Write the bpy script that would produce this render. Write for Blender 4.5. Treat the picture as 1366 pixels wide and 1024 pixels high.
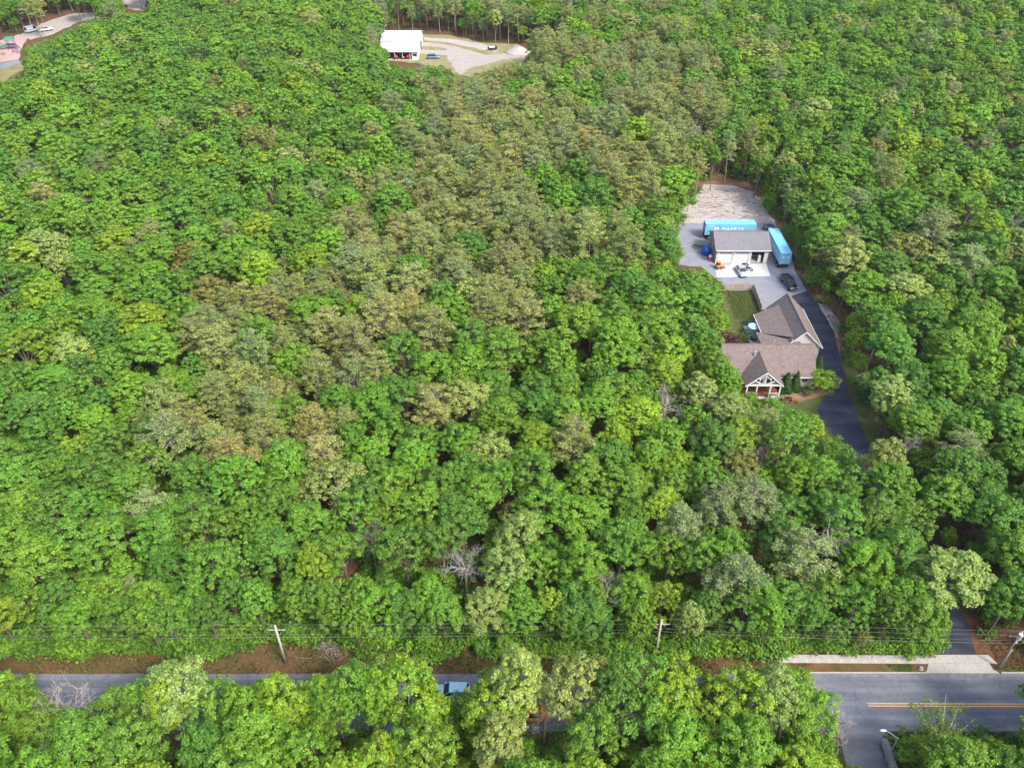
import bpy, bmesh, math, random
import numpy as np
from mathutils import Vector, Matrix, noise

random.seed(7); rng = np.random.default_rng(7)
for o in list(bpy.data.objects): bpy.data.objects.remove(o)
scene = bpy.context.scene
COL = scene.collection
R = math.radians

# ------------------------------------------------------------------ camera
PITCH, FPX, CAMH = R(38.0), 1100.0, 94.0          # focal length in pixels of a 1366 px wide frame
SP, CP = math.sin(PITCH), math.cos(PITCH)
cam_d = bpy.data.cameras.new('camera'); cam = bpy.data.objects.new('camera', cam_d); COL.objects.link(cam)
cam.location = (0, 0, CAMH); cam.rotation_euler = (math.pi/2 - PITCH, 0, 0)
cam_d.sensor_fit = 'HORIZONTAL'; cam_d.sensor_width = 36.0; cam_d.lens = 36.0*FPX/1366.0
cam_d.clip_start = 0.5; cam_d.clip_end = 6000
scene.camera = cam
scene.render.resolution_x, scene.render.resolution_y = 1024, 767

# ------------------------------------------------------------------ sky, sun, exposure
SUN_EL, SUN_AZ = R(48), R(136)                    # azimuth clockwise from +Y
world = bpy.data.worlds.new('World'); scene.world = world; world.use_nodes = True
wn = world.node_tree.nodes; wl = world.node_tree.links
bg = wn['Background']; sky = wn.new('ShaderNodeTexSky'); sky.sky_type = 'NISHITA'; sky.sun_disc = False
sky.sun_elevation = SUN_EL; sky.sun_rotation = SUN_AZ; sky.air_density = 1.0; sky.dust_density = 3.0; sky.ozone_density = 1.0
wl.new(sky.outputs[0], bg.inputs['Color']); bg.inputs['Strength'].default_value = 0.15
sd = bpy.data.lights.new('sun', 'SUN'); sd.energy = 1.5; sd.angle = R(12); sd.color = (1.0, 0.955, 0.88)
sun = bpy.data.objects.new('sun', sd); COL.objects.link(sun)
to_sun = Vector((math.sin(SUN_AZ)*math.cos(SUN_EL), math.cos(SUN_AZ)*math.cos(SUN_EL), math.sin(SUN_EL)))
sun.rotation_euler = to_sun.to_track_quat('Z', 'Y').to_euler(); sun.location = to_sun*300
vs = scene.view_settings; vs.view_transform = 'Standard'; vs.look = 'None'; vs.exposure = 1.5; vs.gamma = 1.0
vs.use_curve_mapping = False

# ------------------------------------------------------------------ photo pixel -> world
def G(px, py, z=0.0):
    dx = (px-683)/FPX; dy = -(py-512)/FPX
    vx, vy, vz = dx, dy*SP+CP, dy*CP-SP
    t = (z-CAMH)/vz
    return (t*vx, t*vy)
def PIX(x, y, z):
    zz = z-CAMH; d = y*CP-zz*SP; u = y*SP+zz*CP
    return 683+FPX*x/d, 512-FPX*u/d, FPX/d

# ------------------------------------------------------------------ materials
MATS = {}
def nodemat(name):
    m = bpy.data.materials.new(name); m.use_nodes = True; MATS[name] = m
    nt = m.node_tree; b = nt.nodes['Principled BSDF']
    return m, nt, b
def ramp(nt, fac, stops):
    r = nt.nodes.new('ShaderNodeValToRGB')
    e = r.color_ramp.elements
    while len(e) < len(stops): e.new(0.5)
    for el, (p, c) in zip(e, stops): el.position = p; el.color = (*c, 1)
    nt.links.new(fac, r.inputs[0]); return r.outputs[0]
def tex_noise(nt, scale, detail=6, rough=0.6, coord='Object', stretch=None):
    tc = nt.nodes.new('ShaderNodeTexCoord'); n = nt.nodes.new('ShaderNodeTexNoise')
    n.inputs['Scale'].default_value = scale; n.inputs['Detail'].default_value = detail; n.inputs['Roughness'].default_value = rough
    if stretch:
        mp = nt.nodes.new('ShaderNodeMapping'); mp.inputs['Scale'].default_value = stretch
        nt.links.new(tc.outputs[coord], mp.inputs[0]); nt.links.new(mp.outputs[0], n.inputs['Vector'])
    else: nt.links.new(tc.outputs[coord], n.inputs['Vector'])
    return n.outputs['Fac']
def mixc(nt, fac, a, b, mode='MIX'):
    m = nt.nodes.new('ShaderNodeMix'); m.data_type = 'RGBA'; m.blend_type = mode
    for sock, v in ((m.inputs[0], fac), (m.inputs[6], a), (m.inputs[7], b)):
        if hasattr(v, 'is_linked'): nt.links.new(v, sock)
        elif isinstance(v, (int, float)): sock.default_value = v
        else: sock.default_value = (*v, 1)
    return m.outputs[2]
def bump(nt, b, h, strength=0.3, dist=0.05):
    bp = nt.nodes.new('ShaderNodeBump'); bp.inputs['Strength'].default_value = strength; bp.inputs['Distance'].default_value = dist
    nt.links.new(h, bp.inputs['Height']); nt.links.new(bp.outputs[0], b.inputs['Normal'])
def noisy(name, c1, c2, scale=2.0, rough=0.8, spec=0.3, bumpk=0.2, metallic=0.0, detail=6, stretch=None, fine=None):
    m, nt, b = nodemat(name)
    n = tex_noise(nt, scale, detail, 0.65, stretch=stretch)
    col = ramp(nt, n, [(0.3, c1), (0.7, c2)])
    if fine:
        n2 = tex_noise(nt, fine, 3, 0.7)
        col = mixc(nt, 0.35, col, ramp(nt, n2, [(0.35, tuple(x*0.5 for x in c1)), (0.65, tuple(min(1, x*1.6) for x in c2))]))
    nt.links.new(col, b.inputs['Base Color'])
    b.inputs['Roughness'].default_value = rough; b.inputs['Specular IOR Level'].default_value = spec; b.inputs['Metallic'].default_value = metallic
    if bumpk: bump(nt, b, n, bumpk)
    return m

def leafmat(name, transl=0.3, hue=(1.3, 1.12, 0.8)):
    m, nt, b = nodemat(name)
    at = nt.nodes.new('ShaderNodeAttribute'); at.attribute_type = 'INSTANCER'; at.attribute_name = 'tint'
    cl = nt.nodes.new('ShaderNodeAttribute'); cl.attribute_type = 'GEOMETRY'; cl.attribute_name = 'clump'
    ge = nt.nodes.new('ShaderNodeNewGeometry')
    warm = mixc(nt, 1.0, at.outputs['Color'], hue, 'MULTIPLY')
    c = mixc(nt, cl.outputs['Fac'], at.outputs['Color'], warm)
    v = ramp(nt, ge.outputs['Random Per Island'], [(0.0, (0.55, 0.58, 0.6)), (0.5, (0.95, 0.95, 0.95)), (1.0, (1.5, 1.4, 1.3))])
    c = mixc(nt, 1.0, c, v, 'MULTIPLY')
    nt.links.new(c, b.inputs['Base Color'])
    b.inputs['Roughness'].default_value = 0.55; b.inputs['Specular IOR Level'].default_value = 0.25
    tr = nt.nodes.new('ShaderNodeBsdfTranslucent')
    tc = mixc(nt, 1.0, c, (1.25, 1.15, 0.6), 'MULTIPLY'); nt.links.new(tc, tr.inputs['Color'])
    mx = nt.nodes.new('ShaderNodeMixShader'); mx.inputs[0].default_value = transl
    nt.links.new(b.outputs[0], mx.inputs[1]); nt.links.new(tr.outputs[0], mx.inputs[2])
    nt.links.new(mx.outputs[0], nt.nodes['Material Output'].inputs['Surface'])
    return m
M_LEAF = leafmat('leaf', 0.34); M_NEEDLE = leafmat('needle', 0.22, (1.12, 1.06, 0.85))
M_BARK = noisy('bark', (0.10, 0.08, 0.065), (0.24, 0.20, 0.16), 3.0, 0.9, 0.1, 0.4, stretch=(1, 1, 0.2))
M_PINEBARK = noisy('pine_bark', (0.17, 0.14, 0.11), (0.36, 0.31, 0.25), 3.0, 0.9, 0.1, 0.4, stretch=(1, 1, 0.2))
M_DEAD = noisy('dead_wood', (0.24, 0.215, 0.19), (0.48, 0.44, 0.40), 2.0, 0.9, 0.1, 0.3)

def ground_mat():
    m, nt, b = nodemat('forest_floor')
    n1 = tex_noise(nt, 0.11, 5, 0.6); n2 = tex_noise(nt, 1.3, 8, 0.75); n3 = tex_noise(nt, 9.0, 4, 0.8)
    c = ramp(nt, n2, [(0.25, (0.06, 0.034, 0.022)), (0.5, (0.12, 0.066, 0.041)), (0.75, (0.20, 0.12, 0.078))])
    g = ramp(nt, n2, [(0.3, (0.03, 0.055, 0.014)), (0.7, (0.085, 0.12, 0.03))])
    k = ramp(nt, n1, [(0.5, (0, 0, 0)), (0.62, (0.85, 0.85, 0.85))])
    c = mixc(nt, k, c, g)
    c = mixc(nt, 0.55, c, ramp(nt, n3, [(0.3, (0.35, 0.35, 0.35)), (0.7, (1.7, 1.6, 1.5))]), 'MULTIPLY')
    nt.links.new(c, b.inputs['Base Color']); b.inputs['Roughness'].default_value = 1; b.inputs['Specular IOR Level'].default_value = 0.05
    bump(nt, b, n3, 0.6, 0.1); return m
M_GROUND = ground_mat()
def road_mat(name, a, bcol, lanes=None):
    m, nt, b = nodemat(name)
    n1 = tex_noise(nt, 0.35, 6, 0.6, stretch=(0.25, 1.6, 1)); n2 = tex_noise(nt, 14.0, 3, 0.8); n3 = tex_noise(nt, 1.2, 6, 0.7)
    c = ramp(nt, n1, [(0.3, a), (0.7, bcol)])
    c = mixc(nt, 0.5, c, ramp(nt, n2, [(0.3, (0.6, 0.6, 0.6)), (0.7, (1.35, 1.35, 1.35))]), 'MULTIPLY')
    c = mixc(nt, 0.5, c, ramp(nt, n3, [(0.3, (0.72, 0.72, 0.74)), (0.7, (1.25, 1.22, 1.2))]), 'MULTIPLY')
    if lanes:     # worn, dusty pavement edge: real dirt banding along the road (object Y)
        tc = nt.nodes.new('ShaderNodeTexCoord'); sx = nt.nodes.new('ShaderNodeSeparateXYZ'); nt.links.new(tc.outputs['Object'], sx.inputs[0])
        ad = nt.nodes.new('ShaderNodeMath'); ad.operation = 'MULTIPLY_ADD'
        nt.links.new(n3, ad.inputs[0]); ad.inputs[1].default_value = 1.6; nt.links.new(sx.outputs['Y'], ad.inputs[2])
        mr = nt.nodes.new('ShaderNodeMapRange'); mr.inputs[1].default_value = lanes[0]; mr.inputs[2].default_value = lanes[1]
        nt.links.new(ad.outputs[0], mr.inputs[0])
        c = mixc(nt, mr.outputs[0], c, ramp(nt, n2, [(0.3, (0.20, 0.18, 0.17)), (0.7, (0.42, 0.37, 0.35))]))
    # cracks: thin worn lines, broken up by noise
    tcx = nt.nodes.new('ShaderNodeTexCoord'); vo = nt.nodes.new('ShaderNodeTexVoronoi'); vo.feature = 'DISTANCE_TO_EDGE'; vo.inputs['Scale'].default_value = 0.22
    dn = nt.nodes.new('ShaderNodeTexNoise'); dn.inputs['Scale'].default_value = 0.9; dn.inputs['Detail'].default_value = 5; nt.links.new(tcx.outputs['Object'], dn.inputs['Vector'])
    dv = nt.nodes.new('ShaderNodeMix'); dv.data_type = 'RGBA'; dv.blend_type = 'ADD'; dv.inputs[0].default_value = 1.6; nt.links.new(tcx.outputs['Object'], dv.inputs[6]); nt.links.new(dn.outputs['Color'], dv.inputs[7]); nt.links.new(dv.outputs[2], vo.inputs['Vector'])
    ck = ramp(nt, vo.outputs['Distance'], [(0.0, (0.45, 0.45, 0.46)), (0.012, (1, 1, 1))]); c = mixc(nt, 0.55, c, ck, 'MULTIPLY')
    if lanes:     # polished wheel paths along the lanes
        wv = nt.nodes.new('ShaderNodeMath'); wv.operation = 'SINE'; ml = nt.nodes.new('ShaderNodeMath'); ml.operation = 'MULTIPLY'; ml.inputs[1].default_value = 3.5; nt.links.new(sx.outputs['Y'], ml.inputs[0]); nt.links.new(ml.outputs[0], wv.inputs[0])
        c = mixc(nt, 0.5, c, ramp(nt, wv.outputs[0], [(0.0, (0.82, 0.82, 0.83)), (1.0, (1.22, 1.22, 1.22))]), 'MULTIPLY')
    nt.links.new(c, b.inputs['Base Color']); b.inputs['Roughness'].default_value = 0.8; b.inputs['Specular IOR Level'].default_value = 0.3
    bump(nt, b, n2, 0.25, 0.02); return m
M_ROAD = road_mat('asphalt', (0.095, 0.107, 0.132), (0.185, 0.194, 0.218), (60.6, 61.7))
M_DRIVE = road_mat('sealed_asphalt', (0.018, 0.023, 0.040), (0.058, 0.066, 0.092))
M_SIDE_ROAD = road_mat('old_asphalt', (0.12, 0.12, 0.13), (0.22, 0.215, 0.22))
M_GRAVEL = noisy('gravel', (0.165, 0.17, 0.193), (0.255, 0.26, 0.288), 0.5, 0.95, 0.1, 0.3, fine=6.0)
M_PALEGRAVEL = noisy('pale_gravel', (0.24, 0.205, 0.18), (0.38, 0.335, 0.30), 0.35, 0.95, 0.1, 0.3, fine=2.5)
M_SAND = noisy('sandy_soil', (0.28, 0.24, 0.215), (0.42, 0.375, 0.345), 0.3, 0.95, 0.1, 0.4, fine=2.2, stretch=(0.5, 2.2, 1))
M_NEEDLEBED = noisy('needle_litter', (0.13, 0.075, 0.043), (0.25, 0.155, 0.09), 0.6, 1, 0.05, 0.4, fine=5)
M_LAWN = noisy('lawn', (0.038, 0.062, 0.014), (0.115, 0.115, 0.045), 0.5, 1, 0.05, 0.3, fine=5)
M_DRYGRASS = noisy('dry_grass', (0.11, 0.12, 0.04), (0.30, 0.26, 0.15), 0.25, 1, 0.05, 0.3, fine=3)
M_VERGE = noisy('verge', (0.035, 0.058, 0.016), (0.175, 0.090, 0.050), 0.45, 1, 0.05, 0.4, fine=7)
M_CONC = noisy('concrete', (0.30, 0.28, 0.255), (0.41, 0.385, 0.355), 0.8, 0.85, 0.2, 0.1, fine=9)
M_APRON = noisy('new_concrete', (0.46, 0.455, 0.445), (0.56, 0.555, 0.54), 0.6, 0.8, 0.2, 0.05)
M_YELLOW = noisy('yellow_paint', (0.62, 0.30, 0.07), (0.78, 0.45, 0.16), 3, 0.7, 0.3, 0)
M_SHINGLE = noisy('brown_shingles', (0.118, 0.091, 0.083), (0.196, 0.157, 0.145), 1.4, 0.9, 0.15, 0.3, fine=5, stretch=(1, 1, 1))
M_GREYROOF = noisy('grey_shingles', (0.135, 0.128, 0.138), (0.185, 0.176, 0.188), 0.8, 0.9, 0.15, 0.2, fine=6)
M_SIDING = noisy('cream_siding', (0.48, 0.46, 0.425), (0.57, 0.55, 0.51), 1.5, 0.7, 0.3, 0.1)
M_TAN = noisy('tan_siding', (0.36, 0.34, 0.31), (0.43, 0.41, 0.38), 1.5, 0.7, 0.3, 0.1)
M_WHITE = noisy('white_paint', (0.55, 0.55, 0.54), (0.65, 0.65, 0.64), 2, 0.55, 0.4, 0)
M_METALROOF = noisy('white_metal', (0.46, 0.48, 0.52), (0.56, 0.58, 0.61), 0.5, 0.45, 0.5, 0.05, stretch=(6, 0.3, 1))
M_GLASS, _nt, _b = nodemat('window_glass'); _b.inputs['Base Color'].default_value = (0.03, 0.04, 0.05, 1); _b.inputs['Roughness'].default_value = 0.08
M_BRICK = noisy('brick', (0.22, 0.09, 0.06), (0.36, 0.17, 0.11), 4, 0.9, 0.2, 0.2)
M_DOORWOOD = noisy('door_wood', (0.13, 0.05, 0.03), (0.2, 0.08, 0.05), 4, 0.6, 0.3, 0.1)
M_DARK = noisy('dark_interior', (0.02, 0.02, 0.022), (0.05, 0.05, 0.052), 2, 0.8, 0.2, 0)
M_RUBBER = noisy('rubber', (0.012, 0.012, 0.013), (0.028, 0.028, 0.028), 4, 0.85, 0.2, 0)
M_STEEL = noisy('steel', (0.30, 0.30, 0.31), (0.48, 0.48, 0.49), 3, 0.4, 0.5, 0, metallic=0.6)
M_CHASSIS = noisy('chassis_paint', (0.03, 0.028, 0.028), (0.075, 0.06, 0.055), 2, 0.7, 0.3, 0)
M_CONTBLUE = noisy('container_blue', (0.14, 0.43, 0.60), (0.22, 0.52, 0.69), 0.5, 0.5, 0.4, 0, stretch=(1, 1, 0.3))
M_WOOD = noisy('weathered_wood', (0.27, 0.21, 0.15), (0.43, 0.35, 0.27), 2, 0.9, 0.1, 0.2, stretch=(1, 1, 0.2))
M_POLE = noisy('pole_wood', (0.37, 0.34, 0.30), (0.56, 0.53, 0.48), 2, 0.9, 0.1, 0.2, stretch=(1, 1, 0.1))
M_LOG = noisy('grey_log', (0.20, 0.18, 0.165), (0.38, 0.35, 0.32), 2.5, 0.95, 0.1, 0.6)
M_CUT = noisy('cut_wood', (0.52, 0.20, 0.16), (0.66, 0.33, 0.27), 4, 0.8, 0.2, 0)
M_WIRE = noisy('wire', (0.32, 0.32, 0.33), (0.48, 0.48, 0.49), 1, 0.5, 0.4, 0)
M_PINK = noisy('play_surface', (0.34, 0.22, 0.20), (0.44, 0.31, 0.29), 0.2, 0.95, 0.1, 0.1, fine=3)
M_MULCH = noisy('mulch', (0.15, 0.085, 0.055), (0.30, 0.19, 0.13), 1.5, 1, 0.05, 0.4, fine=8)
M_LENS, _nt, _b = nodemat('lamp_lens'); _b.inputs['Base Color'].default_value = (0.8, 0.82, 0.85, 1); _b.inputs['Roughness'].default_value = 0.2
def paint(name, c, rough=0.3, metallic=0.0):
    m = noisy(name, tuple(x*0.9 for x in c), tuple(min(1, x*1.1) for x in c), 2, rough, 0.5, 0, metallic)
    m.node_tree.nodes['Principled BSDF'].inputs['Coat Weight'].default_value = 0.4; return m
P_SILVER = paint('silver_paint', (0.46, 0.48, 0.47), 0.3, 0.3); P_BLACK = paint('black_paint', (0.012, 0.013, 0.017), 0.2)
P_BLUEGREY = paint('blue_grey_paint', (0.13, 0.20, 0.27), 0.25, 0.2); P_WHITE = paint('white_car_paint', (0.75, 0.76, 0.77))
P_RED = paint('red_paint', (0.55, 0.022, 0.03)); P_NAVY = paint('navy_paint', (0.012, 0.018, 0.04)); P_BLUE = paint('blue_plastic', (0.012, 0.08, 0.46), 0.5)
P_ORANGE = paint('orange_paint', (0.72, 0.25, 0.03), 0.45); P_GREEN = paint('green_plastic', (0.04, 0.22, 0.16), 0.4); P_PURPLE = paint('purple_plastic', (0.10, 0.06, 0.13), 0.4)
P_TEAL = paint('teal_plastic', (0.02, 0.22, 0.20), 0.5); P_YELLOW = paint('yellow_machine', (0.65, 0.42, 0.04), 0.4); P_SKY = paint('light_blue_paint', (0.36, 0.62, 0.70), 0.35)
M_GALV = noisy('galvanised', (0.42, 0.44, 0.46), (0.58, 0.60, 0.62), 3, 0.45, 0.5, 0, metallic=0.3)
M_REDTRIM = noisy('lens_red', (0.4, 0.02, 0.02), (0.5, 0.03, 0.03), 3, 0.3, 0.5, 0)

# ------------------------------------------------------------------ mesh builder
class MB:
    def __init__(s): s.v = []; s.f = []; s.m = []
    def add(s, vs, fs, mi=0):
        b = len(s.v); s.v += [tuple(p) for p in vs]; s.f += [tuple(i+b for i in f) for f in fs]; s.m += [mi]*len(fs); return s
    def box(s, c, d, rz=0, mi=0, tap=1.0):
        x, y, z = (q/2 for q in d); ca, sa = math.cos(rz), math.sin(rz); vs = []
        for k, t in ((-1, 1), (1, tap)):
            for i, j in ((-1, -1), (1, -1), (1, 1), (-1, 1)):
                a, b = i*x*t, j*y*t; vs.append((c[0]+a*ca-b*sa, c[1]+a*sa+b*ca, c[2]+k*z))
        return s.add(vs, [(3, 2, 1, 0), (4, 5, 6, 7), (0, 1, 5, 4), (1, 2, 6, 5), (2, 3, 7, 6), (3, 0, 4, 7)], mi)
    def prism(s, poly, z0, z1, mi=0):
        n = len(poly); vs = [(*p, z0) for p in poly]+[(*p, z1) for p in poly]
        return s.add(vs, [tuple(range(n-1, -1, -1)), tuple(range(n, 2*n))]+[(i, (i+1) % n, n+(i+1) % n, n+i) for i in range(n)], mi)
    def slab(s, quad, t, mi=0):         # roof plane with thickness, normal up
        q = [Vector(p) for p in quad]; nn = (q[1]-q[0]).cross(q[2]-q[0]).normalized()
        if nn.z < 0: q.reverse(); nn = -nn
        n = len(q); vs = q+[p-nn*t for p in q]
        return s.add(vs, [tuple(range(n)), tuple(range(2*n-1, n-1, -1))]+[((i+1) % n, i, n+i, n+(i+1) % n) for i in range(n)], mi)
    def tube(s, p0, p1, r0, r1=None, n=8, mi=0, cap=True):
        r1 = r0 if r1 is None else r1; p0, p1 = Vector(p0), Vector(p1); d = (p1-p0).normalized()
        a = d.orthogonal().normalized(); b = d.cross(a); vs = []
        for p, r in ((p0, r0), (p1, r1)):
            for i in range(n):
                t = 2*math.pi*i/n; vs.append(p+(a*math.cos(t)+b*math.sin(t))*r)
        fs = [(i, (i+1) % n, n+(i+1) % n, n+i) for i in range(n)]
        if cap: fs += [tuple(range(n-1, -1, -1)), tuple(range(n, 2*n))]
        return s.add(vs, fs, mi)
    def loft(s, rings, mi=0):
        n = len(rings[0]); vs = [p for r in rings for p in r]; fs = []
        for k in range(len(rings)-1):
            for i in range(n): fs.append((k*n+i, k*n+(i+1) % n, (k+1)*n+(i+1) % n, (k+1)*n+i))
        fs += [tuple(range(n-1, -1, -1)), tuple(range((len(rings)-1)*n, len(rings)*n))]
        return s.add(vs, fs, mi)
    def mesh(s, name, mats, bevel=0, smooth=False):
        me = bpy.data.meshes.new(name); me.from_pydata(s.v, [], s.f)
        for m in (mats if isinstance(mats, (list, tuple)) else [mats]): me.materials.append(m)
        me.polygons.foreach_set('material_index', s.m)
        bm = bmesh.new(); bm.from_mesh(me); bmesh.ops.recalc_face_normals(bm, faces=bm.faces)
        if bevel: bmesh.ops.bevel(bm, geom=[e for e in bm.edges if e.is_manifold and e.calc_face_angle(0) > 0.5], offset=bevel, segments=2, affect='EDGES', profile=0.6)
        if smooth:
            for f in bm.faces: f.smooth = True
        bm.to_mesh(me); bm.free(); return me
    def build(s, name, mats, parent=None, bevel=0, smooth=False):
        return link(name, s.mesh(name, mats, bevel, smooth), parent)
def link(name, me, parent=None):
    o = bpy.data.objects.new(name, me); COL.objects.link(o)
    if parent: o.parent = parent
    return o
def tag(o, label, cat, group=None, kind=None):
    o['label'] = label; o['category'] = cat
    if group: o['group'] = group
    if kind: o['kind'] = kind
    return o
def thing(name, label, cat, loc=(0, 0, 0), rz=0, group=None):
    o = link(name, None); o.location = loc; o.rotation_euler = (0, 0, rz); o.empty_display_size = 0.3
    return tag(o, label, cat, group)
def sheet(name, pts, z, mat, label, cat, kind='structure', sub=0):
    me = bpy.data.meshes.new(name); me.from_pydata([(x, y, z) for x, y in pts], [], [tuple(range(len(pts)))]); me.materials.append(mat)
    bm = bmesh.new(); bm.from_mesh(me)
    for f in bm.faces:
        if f.normal.z < 0: f.normal_flip()
    bm.to_mesh(me); bm.free()
    return tag(link(name, me), label, cat, kind=kind)
def jag(pts, step=1.2, amp=0.35, seed=0):        # uneven natural outline
    r = random.Random(seed); out = []
    for i, p in enumerate(pts):
        q = pts[(i+1) % len(pts)]; d = math.dist(p, q); n = max(1, int(d/step))
        for k in range(n):
            t = k/n; out.append((p[0]+(q[0]-p[0])*t+r.uniform(-amp, amp), p[1]+(q[1]-p[1])*t+r.uniform(-amp, amp)))
    return out
def GP(lst, z=0): return [G(px, py, z) for px, py in lst]

# ------------------------------------------------------------------ ground and paved surfaces
sheet('ground', [(-2500, -1500), (2500, -1500), (2500, 3500), (-2500, 3500)], 0, M_GROUND, 'brown leaf littered forest ground', 'ground')
ROAD_N, ROAD_S = 60.2, 52.5
sheet('verge', jag([(-160, 64.8), (-160, 60.0), (34, 60.0), (34, 64.6)], 1.5, 0.5, 1), 0.004, M_VERGE, 'patchy grass verge along the north edge of the road', 'verge')
sheet('grass_verge', jag([(45.6, 52.7), (45.6, 38), (160, 38), (160, 52.7)], 1.5, 0.25, 2), 0.004, M_VERGE, 'grassy verge south of the road', 'verge')
sheet('road', [(-400, ROAD_S), (39.6, ROAD_S), (38.4, ROAD_S-0.6), (45.2, ROAD_S-0.6), (44.6, ROAD_S), (400, ROAD_S-0.4), (400, ROAD_N), (-400, ROAD_N)], 0.012, M_ROAD, 'grey asphalt road', 'road')
sheet('side_road', [(39.2, ROAD_S+0.02), (44.4, ROAD_S+0.02), (43.9, 40), (43.5, -60), (37.5, -60), (38.3, 40)], 0.018, M_SIDE_ROAD, 'worn grey asphalt side road joining the main road', 'road')
for k, yy in enumerate((56.05, 55.72)):
    sheet('yellow_line', [(44.0, yy), (400, yy-3.0*0.4), (400, yy-1.2+0.12), (44.0, yy+0.13)], 0.018, M_YELLOW, ('northern' if k == 0 else 'southern')+' stripe of the double yellow centre line', 'road marking')
drive_pts = [(60.0, 151.0), (58.9, 142.1), (58.9, 128.0), (59.6, 124.5), (57.9, 117.8), (54.8, 113.8), (53.7, 110.6), (54.3, 107.8), (55.6, 104.8), (56.6, 101.0), (57.4, 85), (58.5, 68), (57.6, 65), (55.1, 63.03),
             (60.6, 63.03), (60.9, 65), (61.6, 68), (60.9, 85), (60.3, 102), (60.7, 109), (61.45, 116.3), (63.06, 127.1), (64.7, 136.7), (64.9, 142), (64.4, 148), (64.0, 153)]
sheet('driveway', jag(drive_pts, .9, .07, 21), 0.024, M_DRIVE, 'dark freshly sealed asphalt driveway past the house', 'driveway')
yard = jag(GP([(1014, 413), (1004, 387), (971, 388), (955, 372), (935, 356), (905, 353), (895, 330), (897, 300), (915, 296), (1034, 298), (1048, 322), (1060, 360), (1078, 390), (1050, 413)]), 2, 0.3, 3)
sheet('gravel_yard', yard, 0.012, M_GRAVEL, 'blue grey gravel yard around the detached garage', 'gravel yard')
sheet('needle_clearing', jag(GP([(895, 310), (900, 268), (930, 240), (960, 232), (1000, 236), (1030, 262), (1052, 300), (1080, 360), (1112, 396), (1140, 425), (1120, 455), (1128, 492), (1118, 470), (1100, 410), (1050, 330)]), 2, 0.5, 4), 0.006, M_NEEDLEBED, 'needle littered ground at the edge of the clearing', 'ground')
sheet('sand_clearing', jag(GP([(900, 306), (907, 284), (928, 258), (940, 247), (975, 246), (1005, 256), (1022, 276), (1034, 298), (1000, 299), (915, 297)]), 1.5, 0.5, 5), 0.018, M_SAND, 'pale sandy clearing strewn with brush behind the containers', 'ground')
sheet('sand_strip', jag(GP([(1090, 404), (1104, 408), (1122, 432), (1118, 452), (1113, 444)]), 1, 0.2, 6), 0.010, M_SAND, 'bare sandy strip beside the driveway', 'ground')
sheet('lawn', jag(GP([(968, 390), (1003, 389), (1013, 413), (1006, 422), (1000, 432), (990, 445), (960, 448), (955, 410)]), 1.2, 0.2, 7), 0.018, M_LAWN, 'small fenced lawn behind the house', 'lawn')
sheet('front_lawn', jag(GP([(1040, 527), (1102, 524), (1108, 540), (1128, 590), (1140, 605), (1040, 610), (985, 560)]), 1.2, 0.2, 8), 0.010, M_LAWN, 'shaded front lawn between the house and the driveway', 'lawn')
sheet('driveway_verge', jag([(60.6, 109), (61.4, 116.3), (63.0, 127), (64.2, 131), (65.5, 127), (64.8, 117), (65, 108), (64, 96), (62, 70), (61, 70), (60.5, 85), (60.2, 102)], 1.2, .25, 23), 0.009, M_LAWN, 'shaded grassy strip along the east side of the driveway', 'grass')
sheet('mulch_bed', jag(GP([(1041, 526), (1098, 518), (1106, 526), (1085, 531), (1060, 536), (1048, 543), (1040, 540)]), 1, 0.12, 9), 0.014, M_MULCH, 'mulched planting bed along the house front', 'planting bed')
sheet('patio', [(47.0, 139.5), (47.0, 133.2), (50.6, 133.2), (50.6, 139.5)], 0.05, M_CONC, 'pale concrete patio behind the house', 'patio')
# far clearings
sheet('barn_grass', jag(GP([(505, 80), (512, 50), (560, 45), (605, 48), (650, 58), (690, 58), (704, 70), (700, 82), (715, 92), (690, 105), (640, 104), (600, 98), (560, 84)]), 3, 0.8, 10), 0.008, M_DRYGRASS, 'thin dry grass around the white barn', 'grass')
sheet('barn_drive', jag(GP([(563, 56), (590, 59), (620, 65), (648, 74), (675, 71), (690, 60), (701, 67), (699, 77), (672, 79), (655, 84), (630, 90), (612, 100), (604, 88), (596, 74), (563, 72), (563, 66), (592, 68), (598, 66), (585, 63), (563, 62)]), 3, 0.5, 11), 0.016, M_PALEGRAVEL, 'pale gravel drive curving up to the white barn', 'driveway')
sheet('dirt_berm', jag(GP([(565, 50), (600, 52), (640, 58), (668, 64), (660, 69), (640, 66), (600, 57), (566, 54)]), 3, 0.6, 12), 0.02, M_SAND, 'strip of bare soil along the wood behind the barn', 'ground')
sheet('play_area', jag(GP([(-60, 66), (0, 54), (26, 46), (36, 50), (30, 62), (24, 80), (0, 84), (-60, 96)]), 3, 0.4, 13), 0.012, M_PINK, 'pinkish playground safety surface', 'playground surface')
sheet('play_path', GP([(-60, 97), (0, 85), (24, 80), (30, 84), (0, 93), (-60, 106)]), 0.018, M_GRAVEL, 'grey path along the playground', 'path')
sheet('play_grass', jag(GP([(-60, 106), (0, 93), (30, 84), (34, 92), (0, 112), (-60, 130)]), 3, 0.5, 14), 0.008, M_DRYGRASS, 'dry grass beside the playground path', 'grass')
sheet('dirt_track', jag(GP([(24, 47), (44, 37), (62, 29), (92, 19), (130, 16), (150, 22), (104, 30), (70, 46), (40, 53)]), 3, 0.7, 15), 0.014, M_PALEGRAVEL, 'pale dirt track leading to the playground', 'track')
sheet('bare_patch', jag(GP([(160, -6), (200, -6), (192, 15), (172, 13)]), 3, 0.7, 16), 0.014, M_SAND, 'bare pale soil patch in the far wood', 'ground')

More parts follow.
